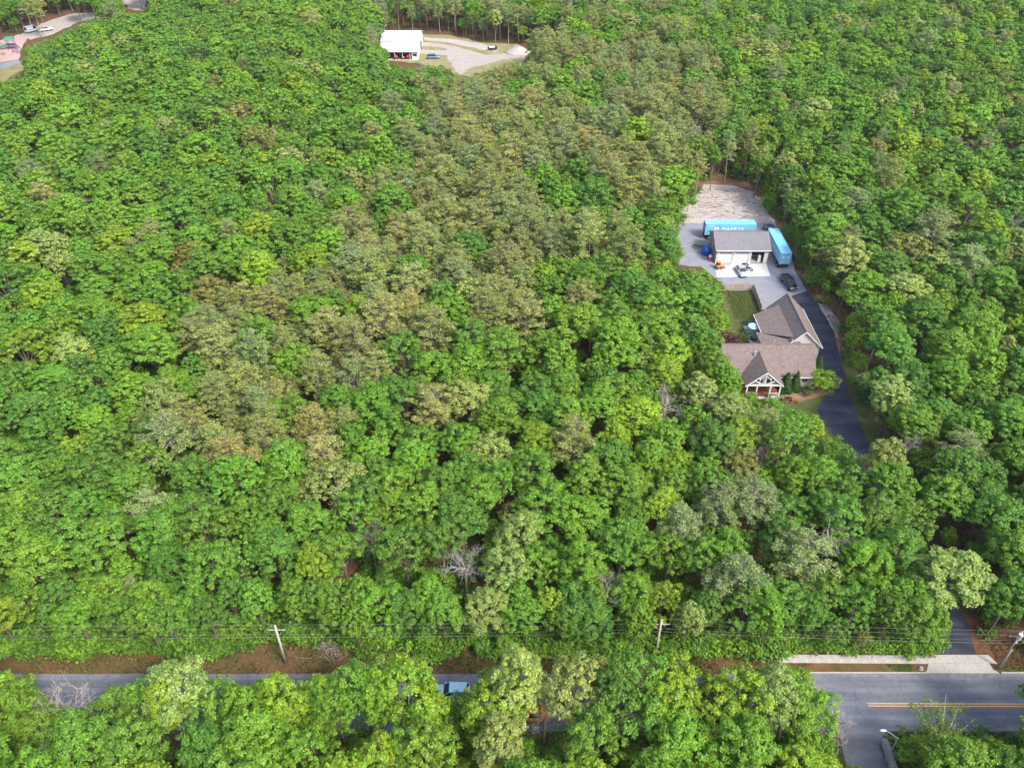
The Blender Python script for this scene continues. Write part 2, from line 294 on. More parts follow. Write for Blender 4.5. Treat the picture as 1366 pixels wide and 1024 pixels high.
# ------------------------------------------------------------------ sidewalk slabs, kerb
sw = tag(link('sidewalk', MB().box((43.7, 62.37, 0.02), (19.0, 1.16, 0.04)).mesh('sidewalk', M_CONC)), 'concrete sidewalk on the north side of the road', 'sidewalk', kind='structure')
sl = MB().box((0, 0, 0), (1.49, 1.20, 0.09)).mesh('slab', M_CONC, 0.008)
for i in range(13):
    o = link('slab', sl, sw); o.location = (34.95+i*1.5, 62.37-i*0.012, 0.10+random.uniform(-.004, .004)); o.rotation_euler = (random.uniform(-.003, .003), random.uniform(-.003, .003), -0.008)
ap = tag(link('driveway_apron', MB().box((57.7, 61.6, 0.012), (8, 2.5, 0.02)).mesh('driveway_apron', M_CONC)), 'concrete driveway apron between sidewalk and road', 'driveway apron', kind='structure')
xs = [53.72, 55.45, 57.2, 58.95, 60.7]
for i in range(4):
    MB().prism([(xs[i], 61.66), (xs[i+1]-.015, 61.66), (xs[i+1]-.015, 62.93), (xs[i], 62.93)], 0.02, 0.140, 0).build('slab', M_CONC, ap, 0.008)
    MB().prism([(xs[i]-(0.9 if i == 0 else 0), 60.25), (xs[i+1]-.015+(1.6 if i == 3 else 0), 60.25), (xs[i+1]-.015, 61.64), (xs[i], 61.64)], 0.02, 0.130, 0).build('slab', M_CONC, ap, 0.008)
MB().prism([(60.71, 61.66), (62.6, 61.66), (62.0, 62.9), (60.71, 62.93)], 0.02, 0.138).build('slab', M_CONC, ap, 0.008)
kb = tag(link('kerb', MB().box((44.0, 60.3, 0.03), (17.5, 0.16, 0.06)).mesh('kerb', M_CONC)), 'concrete kerb along the sidewalk strip', 'kerb', kind='structure')
ks = MB().box((0, 0, 0), (2.98, 0.2, 0.15)).mesh('kerb_stone', M_CONC, 0.015)
for i in range(6):
    o = link('kerb_stone', ks, kb); o.location = (36.6+i*3.0, 60.32, 0.085)
o = link('kerb_stone', ks, kb); o.location = (64.0, 60.32, 0.085)
sheet('grass_strip', jag([(37.0, 61.72), (37.0, 60.44), (53.6, 60.44), (53.6, 61.72)], 0.8, 0.05, 18), 0.05, M_VERGE, 'narrow strip of dry grass between kerb and sidewalk', 'grass strip')

# ------------------------------------------------------------------ detached garage
def window(parent, c, w, h, axis, name='window', frame=0.07, mull=True):
    """axis 'y': window in a wall facing -Y, 'x': wall facing -X, 'X': wall facing +X"""
    f = MB(); p = MB()
    def bx(mb, du, dz, w_, h_, out, t):
        if axis == 'y': mb.box((c[0]+du, c[1]-out, c[2]+dz), (w_, t, h_))
        else:
            s_ = -1 if axis == 'x' else 1
            mb.box((c[0]+s_*out, c[1]+du, c[2]+dz), (t, w_, h_))
    for s_ in (-1, 1):
        bx(f, s_*(w/2+frame/2), 0, frame, h+2*frame, 0.03, 0.08); bx(f, 0, s_*(h/2+frame/2), w, frame, 0.03, 0.078)
    if mull: bx(f, 0, 0, w, 0.05, 0.028, 0.05); bx(f, 0, 0, 0.05, h, 0.026, 0.046)
    bx(p, 0, 0, w, h, 0.01, 0.03)
    o = f.build(name, M_WHITE, parent); p.build('pane', M_GLASS, o); return o
gx0, gx1, gy0, gy1, ge, gr = 46.2, 57.9, 164.8, 173.4, 3.75, 5.75
gar = thing('detached_garage', 'detached three bay garage with grey roof and white doors on concrete apron', 'garage', ((gx0+gx1)/2, (gy0+gy1)/2, 0))
ox, oy = (gx0+gx1)/2, (gy0+gy1)/2
hw, hd = (gx1-gx0)/2, (gy1-gy0)/2
# walls: front built with three openings
w = MB()
for s_ in (-1, 1):      # gable side walls
    w.add([(s_*hw, -hd, 0), (s_*hw, hd, 0), (s_*hw, hd, ge), (s_*hw, 0, gr), (s_*hw, -hd, ge),
           (s_*(hw-.2), -hd+.002, 0), (s_*(hw-.2), hd-.002, 0), (s_*(hw-.2), hd-.002, ge-.01), (s_*(hw-.2), 0, gr-.01), (s_*(hw-.2), -hd+.002, ge-.01)],
          [(0, 1, 2, 3, 4), (9, 8, 7, 6, 5), (0, 5, 6, 1), (1, 6, 7, 2), (2, 7, 8, 3), (3, 8, 9, 4), (4, 9, 5, 0)])
w.box((0, hd-.1, ge/2), (2*hw-.4, .19, ge))
w.build('wall', M_TAN, gar)
fw = MB(); doors = [(-3.75, 3.15), (-0.05, 3.15), (3.55, 2.9)]; dh = 3.05
edges = [-hw]+[e for c, d_ in doors for e in (c-d_/2, c+d_/2)]+[hw]
for i in range(0, len(edges), 2): fw.box(((edges[i]+edges[i+1])/2, -hd+.1, dh/2), (edges[i+1]-edges[i]-.002, .2, dh))
fw.box((0, -hd+.1, (dh+ge)/2), (2*hw, .196, ge-dh))
fw.build('front_wall', M_SIDING, gar)
for k, (c, d_) in enumerate(doors):
    tr = MB()
    for s_ in (-1, 1): tr.box((c+s_*(d_/2+.07), -hd-.03, dh/2), (.14, .06, dh))
    tr.box((c, -hd-.03, dh+.08), (d_+.28, .06, .16)); tr.build('door_trim', M_WHITE, gar)
    if k < 2:
        d = link('garage_door', None, gar); d.location = (c, -hd+.12, 0); pm = MB().box((0, 0, 0), (d_-.02, .06, dh/5-.02)).mesh('door_panel', M_WHITE, .012)
        for j in range(5): o = link('door_panel', pm, d); o.location = (0, 0, dh/5*(j+.5))
        for j in range(6):
            MB().box((-d_/2+.35+j*(d_-.7)/5, -.035, dh/5*4.5-.06), (.33, .02, .3)).build('window', M_GLASS, d)
    else:
        MB().box((c, -hd+.75, dh-.18), (d_-.1, 1.2, .07)).build('rolled_door', M_WHITE, gar)
sv = .35
rf = MB().slab([(-hw-sv, -hd-.55, ge-.25+.12), (hw+sv, -hd-.55, ge-.25+.12), (hw+sv, 0, gr+.12), (-hw-sv, 0, gr+.12)], .14)
rf = rf.build('roof', M_GREYROOF, gar)
MB().slab([(-hw-sv, hd+.55, ge-.25+.12), (hw+sv, hd+.55, ge-.25+.12), (hw+sv, .002, gr+.118), (-hw-sv, .002, gr+.118)], .14).build('rear_slope', M_GREYROOF, rf)
MB().box((0, 0, gr+.13), (2*hw+2*sv+.02, .26, .05)).build('ridge_cap', M_GREYROOF, rf)
MB().box((0, -hd-.575, ge-.22), (2*hw+2*sv, .05, .2)).build('fascia', M_WHITE, rf)
MB().box((0, -hd-.66, ge-.16), (2*hw+2*sv, .11, .1)).build('gutter', M_WHITE, rf)
for s_ in (-1, 1):
    rb = MB()
    for q in (-1, 1):
        rb.add([(s_*(hw+sv), q*(hd+.55), ge-.33), (s_*(hw+sv), 0, gr-.09), (s_*(hw+sv), 0, gr+.1), (s_*(hw+sv), q*(hd+.55), ge-.13),
                (s_*(hw+sv+.03), q*(hd+.55), ge-.33), (s_*(hw+sv+.03), 0, gr-.09), (s_*(hw+sv+.03), 0, gr+.1), (s_*(hw+sv+.03), q*(hd+.55), ge-.13)],
               [(0, 1, 2, 3), (7, 6, 5, 4), (0, 4, 5, 1), (1, 5, 6, 2), (2, 6, 7, 3), (3, 7, 4, 0)])
    rb.build('rake_board', M_WHITE, rf)
window(gar, (-hw, 0.8, 1.9), 1.0, 1.1, 'x')
MB().box((0, 0, .05), (2*hw-.5, 2*hd-.5, .1)).build('floor', M_CONC, gar)
sheet('garage_apron', [(45.4, 158.7), (57.4, 159.2), (57.9, 164.68), (46.3, 164.68)], 0.03, M_APRON, 'white concrete apron in front of the garage', 'apron')

# ------------------------------------------------------------------ house
hs = thing('house', 'large house with brown shingled gables and white timber framed porch beside driveway', 'house', (0, 0, 0))
def gable_wall(mb, axis, pos, a0, a1, e, r, t=.2, base=0):
    mid = (a0+a1)/2; poly = [(a0, base), (a1, base), (a1, e), (mid, r), (a0, e)]
    mk = (lambda u, z, o: (pos+o, u, z)) if axis == 'x' else (lambda u, z, o: (u, pos+o, z))
    vs = [mk(u, z, 0) for u, z in poly]+[mk(u, z, t) for u, z in poly]; n = 5
    mb.add(vs, [tuple(range(n)), tuple(range(2*n-1, n-1, -1))]+[(i, (i+1) % n, n+(i+1) % n, n+i) for i in range(n)])
# main block: ridge along X, z 7, y 123.1
mx0, mx1, my0, my1, me_, mr_ = 38.6, 55.0, 119.45, 127.0, 3.2, 6.9
w = MB(); gable_wall(w, 'x', mx1-.2, my0, my1, me_, mr_-.12); gable_wall(w, 'x', mx0, my0, my1, me_, mr_-.12)
w.box(((mx0+mx1)/2, my0+.1, me_/2), (mx1-mx0-.4, .196, me_)); w.box(((mx0+mx1)/2, my1-.1, me_/2), (mx1-mx0-.4, .196, me_))
w.build('main_wall', M_SIDING, hs)
ym = (my0+my1)/2; sl_ = (mr_-me_)/(ym-my0); eo = .6
def zf(y): return mr_-abs(y-ym)*sl_+.1
r1 = MB().slab([(mx0-.35, my0-eo, zf(my0-eo)), (mx1+.35, my0-eo, zf(my0-eo)), (mx1+.35, ym, zf(ym)), (mx0-.35, ym, zf(ym))], .16).build('main_roof', M_SHINGLE, hs)
MB().slab([(mx0-.35, my1+eo, zf(my1+eo)), (mx1+.35, my1+eo, zf(my1+eo)), (mx1+.35, ym+.002, zf(ym)-.003), (mx0-.35, ym+.002, zf(ym)-.003)], .16).build('rear_slope', M_SHINGLE, r1)
MB().box(((mx0+mx1)/2, ym, mr_+.115), (mx1-mx0+.72, .28, .05)).build('ridge_cap', M_SHINGLE, r1)
MB().box(((mx0+mx1)/2, my0-eo-.06, zf(my0-eo)-.1), (mx1-mx0+.7, .12, .13)).build('gutter', M_WHITE, r1)
for px_ in (51.5, 48.2): MB().tube((px_, ym+.9, mr_-.6), (px_, ym+.9, mr_+.45), .06).build('vent_pipe', M_WHITE, r1)
MB().tube((44.2, 121.6, 5.4), (44.2, 121.6, 6.6), .13).build('flue', M_GALV, r1)
window(hs, (53.6, my0, 1.9), .95, 1.5, 'y'); window(hs, (50.6, my0, 1.9), .95, 1.5, 'y'); window(hs, (39.5, my0, 1.9), 1.4, 1.5, 'y')
# porch gable: ridge along Y at x 45.1
px0, px1, py0 = 42.0, 48.25, 116.2; pxm = (px0+px1)/2; pr, pe = 6.05, 3.0; ps = (pr-pe)/(pxm-px0+.35)
for s_ in (-1, 1):
    xe = pxm+s_*(pxm-px0+.35); back_e = my0-.4; 
    # valley ends where the porch slope meets the main slope
    yv_top = ym-(mr_+.1-pr)/sl_; 
    MB().slab([(pxm+s_*.002, py0-.35, pr+.1), (xe, py0-.35, pe+.1), (xe, my0-.2, pe+.1), (pxm+s_*.002, yv_top+.25, pr+.1)], .15).build('porch_roof', M_SHINGLE, hs)
    tb = MB(); a = Vector((pxm, py0-.38, pr+.0)); b = Vector((xe, py0-.38, pe+.0))
    tb.add([a, b, b+Vector((0, 0, -.28)), a+Vector((0, 0, -.30)), a+Vector((0, .08, 0)), b+Vector((0, .08, 0)), b+Vector((0, .08, -.28)), a+Vector((0, .08, -.30))],
           [(0, 1, 2, 3), (7, 6, 5, 4), (0, 4, 5, 1), (1, 5, 6, 2), (2, 6, 7, 3), (3, 7, 4, 0)]); tb.build('rake_board', M_WHITE, hs)
    MB().tube((pxm+s_*.15, py0-.2, 3.15), (pxm+s_*2.0, py0-.2, 4.15), .09, n=4).build('truss_brace', M_WHITE, hs)
    MB().tube((pxm+s_*1.0, py0-.2, 3.1), (pxm+s_*1.0, py0-.2, 4.9), .08, n=4).build('truss_brace', M_WHITE, hs)
    MB().tube((pxm+s_*.05, py0-.2, 5.2), (pxm+s_*1.0, py0-.2, 4.2), .08, n=4).build('truss_brace', M_WHITE, hs)
MB().box((pxm, py0-.2, 3.05), (px1-px0+.3, .22, .26)).build('truss_beam', M_WHITE, hs)
MB().box((pxm, py0-.2, 4.4), (.18, .18, 2.6)).build('king_post', M_WHITE, hs)
gb = MB(); gb.add([(px0+.2, py0+.2, 3), (px1-.2, py0+.2, 3), (pxm, py0+.2, pr-.1), (px0+.2, py0+.3, 3), (px1-.2, py0+.3, 3), (pxm, py0+.3, pr-.1)], [(0, 1, 2), (5, 4, 3), (0, 3, 4, 1), (1, 4, 5, 2), (2, 5, 3, 0)])
gb.build('gable_panel', M_TAN, hs)
for s_ in (-1, 1): MB().box((pxm+s_*.95, py0+.17, 3.75), (1.2, .05, .8)).build('gable_window', M_GLASS, hs)
for xx in (px0+.15, pxm-1.2, pxm+1.2, px1-.15): MB().box((xx, py0-.15, 1.65), (.24, .24, 2.7)).build('porch_post', M_WHITE, hs, .01)
MB().box((pxm, (py0+my0)/2-.1, .2), (px1-px0+.3, my0-py0, .4)).build('porch_floor', M_DOORWOOD, hs)
MB().box((pxm, py0-.32, .28), (px1-px0+.3, .06, .5)).build('porch_skirt', M_WHITE, hs)
MB().box((pxm, my0-.04, 1.6), (px1-px0, .06, 2.7)).build('porch_wall', M_BRICK, hs)
MB().box((pxm, my0-.1, 1.5), (1.1, .08, 2.15)).build('front_door', M_DOORWOOD, hs)
window(hs, (pxm-2, my0-.06, 1.8), 1.1, 1.4, 'y'); window(hs, (pxm+2, my0-.06, 1.8), 1.1, 1.4, 'y')
for xx0, xx1 in ((px0+.3, pxm-1.3), (pxm+1.3, px1-.3)):
    rl = MB()
    for z_ in (.55, 1.25): rl.box(((xx0+xx1)/2, py0-.15, z_), (xx1-xx0, .07, .08))
    k = int((xx1-xx0)/.14)
    for j in range(k): rl.box((xx0+(j+.5)*(xx1-xx0)/k, py0-.15, .9), (.05, .05, .64))
    rl.build('porch_railing', M_WHITE, hs)
# garage wing: ridge along Y at x 55.4
wx0, wx1, wy0, wy1, we, wr = 51.9, 58.7, 128.2, 141.2, 3.1, 6.5; wxm = (wx0+wx1)/2; ws = (wr-we)/(wxm-wx0)
w = MB(); gable_wall(w, 'y', wy0, wx0, wx1, we, wr-.12); gable_wall(w, 'y', wy1-.2, wx0, wx1, we, wr-.12)
w.box((wx0+.1, (wy0+wy1)/2, we/2), (.196, wy1-wy0-.4, we)); w.box((wx1-.1, (wy0+wy1)/2, we/2), (.196, wy1-wy0-.4, we)); w.build('wing_wall', M_SIDING, hs)
for s_ in (-1, 1):
    xe = wxm+s_*(wxm-wx0+.4); zz = wr+.1-(wxm-wx0+.4)*ws
    sp = MB().slab([(wxm+s_*.002, wy0-.4, wr+.1), (xe, wy0-.4, zz), (xe, wy1+.4, zz), (wxm+s_*.002, wy1+.4, wr+.1)], .16).build('wing_roof', M_SHINGLE, hs)
    tb = MB(); a = Vector((wxm, wy0-.43, wr+.04)); b = Vector((xe, wy0-.43, zz+.04))
    tb.add([a, b, b+Vector((0, 0, -.24)), a+Vector((0, 0, -.26)), a+Vector((0, .06, 0)), b+Vector((0, .06, 0)), b+Vector((0, .06, -.24)), a+Vector((0, .06, -.26))],
           [(0, 1, 2, 3), (7, 6, 5, 4), (0, 4, 5, 1), (1, 5, 6, 2), (2, 6, 7, 3), (3, 7, 4, 0)]); tb.build('rake_board', M_WHITE, hs)
    MB().box((xe+s_*.05, (wy0+wy1)/2, zz-.05), (.1, wy1-wy0+.8, .12)).build('gutter', M_WHITE, sp)
MB().box((wxm, (wy0+wy1)/2, wr+.115), (.28, wy1-wy0+.82, .05)).build('ridge_cap', M_SHINGLE, hs)
MB().box((wx0-.7, wy1-.6, 1.5), (.12, .12, 3.0)).build('downpipe', M_WHITE, hs)
# shed roof west of the wing
zt = 4.75; xt = wxm-(wr+.1-zt)/ws
MB().slab([(48.6, 139.2, 3.0), (xt-.02, 139.9, zt+.02), (xt-.02, 128.6, zt+.02), (48.6, 132.6, 3.0)], .16).build('shed_roof', M_SHINGLE, hs)
MB().prism([(49.0, 138.8), (51.85, 138.8), (51.85, 132.9), (49.0, 132.9)], 0, 2.85).build('shed_wall', M_SIDING, hs)
MB().box((48.53, 135.9, 2.93), (.1, 6.6, .16)).build('gutter', M_WHITE, hs)
window(hs, (49.0, 137.0, 1.6), 1.4, 1.5, 'x'); window(hs, (49.0, 134.6, 1.6), 1.4, 1.5, 'x')
# connector between main block and wing
MB().slab([(47.5, 133.0, 3.0), (54.6, 128.1, 4.1), (54.6, 124.2, 4.3), (47.5, 124.2, 3.6)], .16).build('connector_roof', M_SHINGLE, hs)
MB().prism([(47.8, 132.2), (51.8, 129.8), (51.8, 126.9), (47.8, 126.9)], 0, 2.9).build('connector_wall', M_SIDING, hs)

# ------------------------------------------------------------------ containers on chassis
def text_mesh(name, body, size, mat, parent, loc, rot, extr=.004):
    c = bpy.data.curves.new(name, 'FONT'); c.body = body; c.size = size; c.extrude = extr; c.align_x = 'CENTER'; c.align_y = 'CENTER'; c.space_character = 1.25
    c.resolution_u = 3; o = bpy.data.objects.new(name, c)
    me = bpy.data.meshes.new_from_object(o); bpy.data.objects.remove(o); me.materials.clear(); me.materials.append(mat)
    o = link(name, me, parent); o.location = loc; o.rotation_euler = rot; return o
M_LETTER = noisy('white_lettering', (0.78, 0.79, 0.8), (0.84, 0.85, 0.86), 2, 0.5, 0.4, 0)
def container(label, loc, rz):
    L, W, Hh = 11.95, 2.44, 2.75
    t = thing('shipping_container', label, 'container', (loc[0], loc[1], 1.26), rz)
    def corr(n, length, d):      # corrugated profile
        pts = []
        for i in range(n):
            x = -length/2+length*i/n; s_ = length/n
            pts += [(x, 0), (x+s_*.3, 0), (x+s_*.5, d), (x+s_*.8, d)]
        return pts+[(length/2, 0)]
    for s_ in (-1, 1):
        b = MB(); pr_ = corr(40, L-.3, .045); n = len(pr_)
        b.add([(x, s_*(W/2-.05+d), .16) for x, d in pr_]+[(x, s_*(W/2-.05+d), Hh-.1) for x, d in pr_], [(i, i+1, n+i+1, n+i) for i in range(n-1)]); b.build('side_panel', M_CONTBLUE, t)
    b = MB(); pr_ = corr(40, L-.3, .03); n = len(pr_)
    b.add([(x, -W/2+.08, Hh-.06+d) for x, d in pr_]+[(x, W/2-.08, Hh-.06+d) for x, d in pr_], [(i, i+1, n+i+1, n+i) for i in range(n-1)]); b.build('roof_panel', M_CONTBLUE, t)
    MB().box((L/2-.08, 0, Hh/2), (.06, W-.2, Hh-.2)).build('front_panel', M_CONTBLUE, t)
    fr = MB()
    for sx in (-1, 1):
        for sy in (-1, 1): fr.box((sx*(L/2-.075), sy*(W/2-.06), Hh/2), (.15, .12, Hh))
        for z_ in (.08, Hh-.05): fr.box((sx*(L/2-.075), 0, z_), (.14, W-.25, .11))
    for sy in (-1, 1):
        for z_ in (.08, Hh-.05): fr.box((0, sy*(W/2-.05), z_), (L-.31, .1, .11))
    fr.build('frame', M_CONTBLUE, t, .008)
    MB().box((0, 0, .1), (L-.3, W-.2, .08)).build('floor', M_CHASSIS, t)
    for sy in (-1, 1):
        d = MB().box((-L/2+.03, sy*.57, Hh/2), (.05, 1.1, Hh-.3)).build('door', M_CONTBLUE, t)
        for k in (-.25, .25):
            MB().tube((-L/2-.03, sy*.57+k, .2), (-L/2-.03, sy*.57+k, Hh-.2), .02, n=6).build('lock_bar', M_STEEL, d)
        MB().box((-L/2+.0, sy*.5, Hh*.62), (.012, .45, .3)).build('marking', M_LETTER, d)
    # lettering on both long sides, corner emblem, small line
    for sy in (-1, 1):
        rot = (math.pi/2, 0, 0) if sy < 0 else (math.pi/2, 0, math.pi)
        text_mesh('lettering', 'MAERSK', 1.25, M_LETTER, t, (-sy*-.5*-1 if False else .55*(1 if sy < 0 else -1), sy*(W/2+.004), 1.45), rot)
        text_mesh('lettering', 'MAERSK', .34, M_LETTER, t, ((-4.6 if sy < 0 else 4.6), sy*(W/2+.004), 2.35), rot)
        xe = -3.3 if sy < 0 else 3.3
        MB().box((xe, sy*(W/2+.002), 1.5), (.95, .012, .95)).build('emblem_field', M_LETTER, t)
        st = []
        for k in range(14):
            a = math.pi*2*k/14+math.pi/2; rr = .42 if k % 2 == 0 else .22; st.append((xe+rr*math.cos(a), 1.5+rr*math.sin(a)))
        e = MB(); y_ = sy*(W/2+.011); e.add([(x, y_, z) for x, z in st], [tuple(range(14))]); e.build('emblem_star', M_CONTBLUE, t)
    return t
def wheel(parent, c, r, wd, axis='y', name='wheel', rim=M_STEEL):
    a = Vector((0, 1, 0)) if axis == 'y' else Vector((1, 0, 0)); c = Vector(c)
    o = MB().tube(c-a*wd/2, c+a*wd/2, r, n=16).build(name, M_RUBBER, parent, min(.05, r*.12)); 
    MB().tube(c-a*(wd/2+.015), c+a*(wd/2+.015), r*.55, n=12).build('rim', rim, o); return o
def chassis(label, loc, rz):
    t = thing('chassis_trailer', label, 'trailer', (loc[0], loc[1], 0), rz)
    f = MB()
    for sy in (-1, 1): f.box((0, sy*.45, 1.02), (12.0, .14, .40))
    for k in range(7): f.box((-5.7+k*1.9, 0, 1.08), (.14, 1.0, .24))
    for x_ in (-5.85, 5.85): f.box((x_, 0, 1.13), (.2, 2.3, .22))
    f.build('frame', M_CHASSIS, t)
    for x_ in (-4.9, -3.6):
        MB().tube((x_, -1.0, .5), (x_, 1.0, .5), .07).build('axle', M_CHASSIS, t)
        for sy in (-1, 1): wheel(t, (x_, sy*.95, .5), .5, .5)
    for sy in (-1, 1): MB().box((3.6, sy*.7, .5), (.14, .14, 1.0)).build('landing_leg', M_CHASSIS, t)
    MB().box((-5.95, 0, .62), (.1, 2.2, .14)).build('bumper', M_CHASSIS, t)
    for sy in (-1, 1): MB().box((-5.97, sy*.8, .9), (.06, .3, .12)).build('tail_light', M_REDTRIM, t)
    return t
container('light blue shipping container parked behind the garage roof', (51.7, 177.4), 0)
chassis('container chassis under the light blue box behind the garage', (51.7, 177.4), 0)
container('light blue shipping container standing beside the garage with doors facing the driveway', (61.1, 168.3), math.pi/2)
chassis('container chassis hitched to the dark truck beside the garage', (61.1, 168.3), math.pi/2)

# ------------------------------------------------------------------ vehicles (front towards +X locally)
def sect(x, w_, z0, z1, k=.12, n=10):
    """rounded cross section ring at station x"""
    h = w_/2; c = min(k, h*.9, (z1-z0)*.45)
    return [(x, -h, z0+c), (x, -h+c, z0), (x, h-c, z0), (x, h, z0+c), (x, h*.99, z1-c), (x, h-c*1.4, z1), (x, -h+c*1.4, z1), (x, -h*.99, z1-c)]
def car(label, cat, loc, rz, col, style='sedan', group=None, name='car'):
    t = thing(name, label, cat, (loc[0], loc[1], loc[2] if len(loc) > 2 else 0.02), rz, group)
    if style == 'sedan': L, W = 4.6, 1.8; st = [(-2.3, 1.45, .42, .78), (-2.2, 1.66, .30, .98), (-1.5, 1.8, .24, 1.02), (-.6, 1.82, .22, .98), (.7, 1.82, .22, .96), (1.5, 1.78, .24, .88), (2.1, 1.64, .28, .76), (2.3, 1.4, .36, .64)]; cab = [(-1.75, 1.45, 1.0), (-1.1, 1.24, 1.42), (.05, 1.24, 1.44), (1.0, 1.5, .95)]; R_, ax = .32, (-1.35, 1.38)
    elif style == 'suv': L, W = 4.8, 1.9; st = [(-2.4, 1.6, .5, .95), (-2.32, 1.82, .38, 1.10), (-1.5, 1.9, .32, 1.12), (.6, 1.9, .32, 1.08), (1.5, 1.88, .34, 1.04), (2.2, 1.72, .38, .92), (2.4, 1.5, .45, .78)]; cab = [(-2.28, 1.6, 1.08), (-1.95, 1.4, 1.70), (.1, 1.42, 1.74), (.95, 1.62, 1.06)]; R_, ax = .37, (-1.42, 1.45)
    elif style == 'van': L, W = 5.6, 2.0; st = [(-2.8, 1.8, .5, 1.1), (-2.7, 1.98, .4, 1.15), (0, 2.0, .36, 1.15), (1.9, 1.98, .38, 1.12), (2.6, 1.8, .42, .95), (2.8, 1.6, .5, .8)]; cab = [(-2.75, 1.85, 1.1), (-2.65, 1.75, 2.35), (1.0, 1.72, 2.35), (2.0, 1.8, 1.1)]; R_, ax = .37, (-1.7, 1.8)
    else: L, W = 5.8, 2.0; st = [(-2.9, 1.84, .55, 1.12), (-2.84, 1.96, .46, 1.2), (-1.5, 2.0, .42, 1.2), (.9, 2.0, .4, 1.18), (1.9, 1.98, .4, 1.16), (2.7, 1.84, .44, 1.05), (2.9, 1.66, .5, .85)]; cab = [(-1.05, 1.78, 1.17), (-.8, 1.5, 1.82), (.40, 1.5, 1.86), (1.55, 1.72, 1.15)]; R_, ax = .41, (-1.75, 1.85)
    b = MB().loft([sect(*s_, k=.16) for s_ in st]).build('body', col, t, 0, True)
    # glasshouse, then roof skin and pillars
    (xb, wb, zb), (x1, w1, z1), (x2, w2, z2), (xf, wf, zf_) = cab
    g = MB(); g.add([(xb, -wb/2, zb-.06), (xb, wb/2, zb-.06), (xf, wf/2, zf_-.06), (xf, -wf/2, zf_-.06), (x1, -w1/2, z1), (x1, w1/2, z1), (x2, w2/2, z2), (x2, -w2/2, z2)],
                    [(3, 2, 1, 0), (4, 5, 6, 7), (0, 1, 5, 4), (1, 2, 6, 5), (2, 3, 7, 6), (3, 0, 4, 7)]); g.build('windows', M_GLASS, t, .04)
    MB().add([(x1-.06, -w1/2-.02, z1-.01), (x1-.06, w1/2+.02, z1-.01), (x2+.06, w2/2+.02, z2-.01), (x2+.06, -w2/2-.02, z2-.01), (x1+.08, -w1/2+.12, z1+.05), (x1+.08, w1/2-.12, z1+.05), (x2-.12, w2/2-.12, z2+.05), (x2-.12, -w2/2+.12, z2+.05)],
             [(3, 2, 1, 0), (4, 5, 6, 7), (0, 1, 5, 4), (1, 2, 6, 5), (2, 3, 7, 6), (3, 0, 4, 7)]).build('roof', col, t)
    pl = MB()
    for s_ in (-1, 1):
        pl.tube((xb, s_*wb/2, zb-.04), (x1, s_*w1/2, z1), .055, n=5); pl.tube((xf, s_*wf/2, zf_-.04), (x2, s_*w2/2, z2), .045, n=5)
        xm = (x1+x2)/2; pl.tube((xm, s_*(wb+wf)/4+s_*.01, zb-.04), (xm, s_*(w1+w2)/4+s_*.01, z1), .04, n=5)
    if style == 'van': pl.box((-1.2, 0, 1.75), (2.9, 1.82, .95))
    pl.build('pillars', col, t)
    if style == 'pickup':
        MB().box((-1.98, 0, 1.205), (1.6, 1.6, .02)).build('bed_floor', M_DARK, t)
        for s_ in (-1, 1): MB().box((-1.98, s_*.88, 1.25), (1.72, .12, .12)).build('bed_rail', col, t)
        MB().box((-2.84, 0, 1.25), (.09, 1.7, .12)).build('tailgate', col, t)
    for x_ in ax:
        for s_ in (-1, 1): wheel(t, (x_, s_*(W/2-.11), R_), R_, .22)
    zl = st[-2][3]-.14; xl = st[-2][0]+.06; zt_ = st[1][3]-.16
    for s_ in (-1, 1):
        MB().box((xl, s_*W*.34, zl), (.16, .36, .14)).build('headlight', M_LENS, t, .03)
        MB().box((st[1][0]-.02, s_*W*.38, zt_), (.14, .26, .2)).build('tail_light', M_REDTRIM, t, .03)
        MB().box((xf-.25, s_*(W/2+.08), zf_+.06), (.12, .2, .14)).build('mirror', col, t, .02)
    MB().box((st[-1][0]-.02, 0, .5), (.1, W*.7, .16)).build('front_bumper', M_DARK if col is not P_BLACK else M_STEEL, t, .02)
    return t
car('silver sedan parked on the white garage apron', 'car', (51.2, 160.4, .035), R(-86), P_SILVER)
car('black pickup truck parked at the top of the driveway', 'pickup truck', (60.4, 155.3, .03), R(-82), P_BLACK, 'pickup', name='pickup_truck')
car('blue grey car parked on grass beside the white barn', 'car', (-29.3, 317.6), R(2), P_BLUEGREY, 'suv')
car('white van parked on the dirt track by the playground', 'van', (-195.6, 353.5), R(60), P_WHITE, 'van', name='van')
car('white pickup truck parked beside the van near the playground', 'pickup truck', (-190.6, 354.5), R(40), P_WHITE, 'pickup', name='pickup_truck')
car('light blue car on the road half hidden under the trees', 'car', (G(601, 936)[0], 57.3), R(180), P_SKY, 'suv')
car('orange pickup truck on the road half hidden under the trees', 'pickup truck', (G(706, 950)[0], 54.4), 0, P_ORANGE, 'pickup', name='pickup_truck')
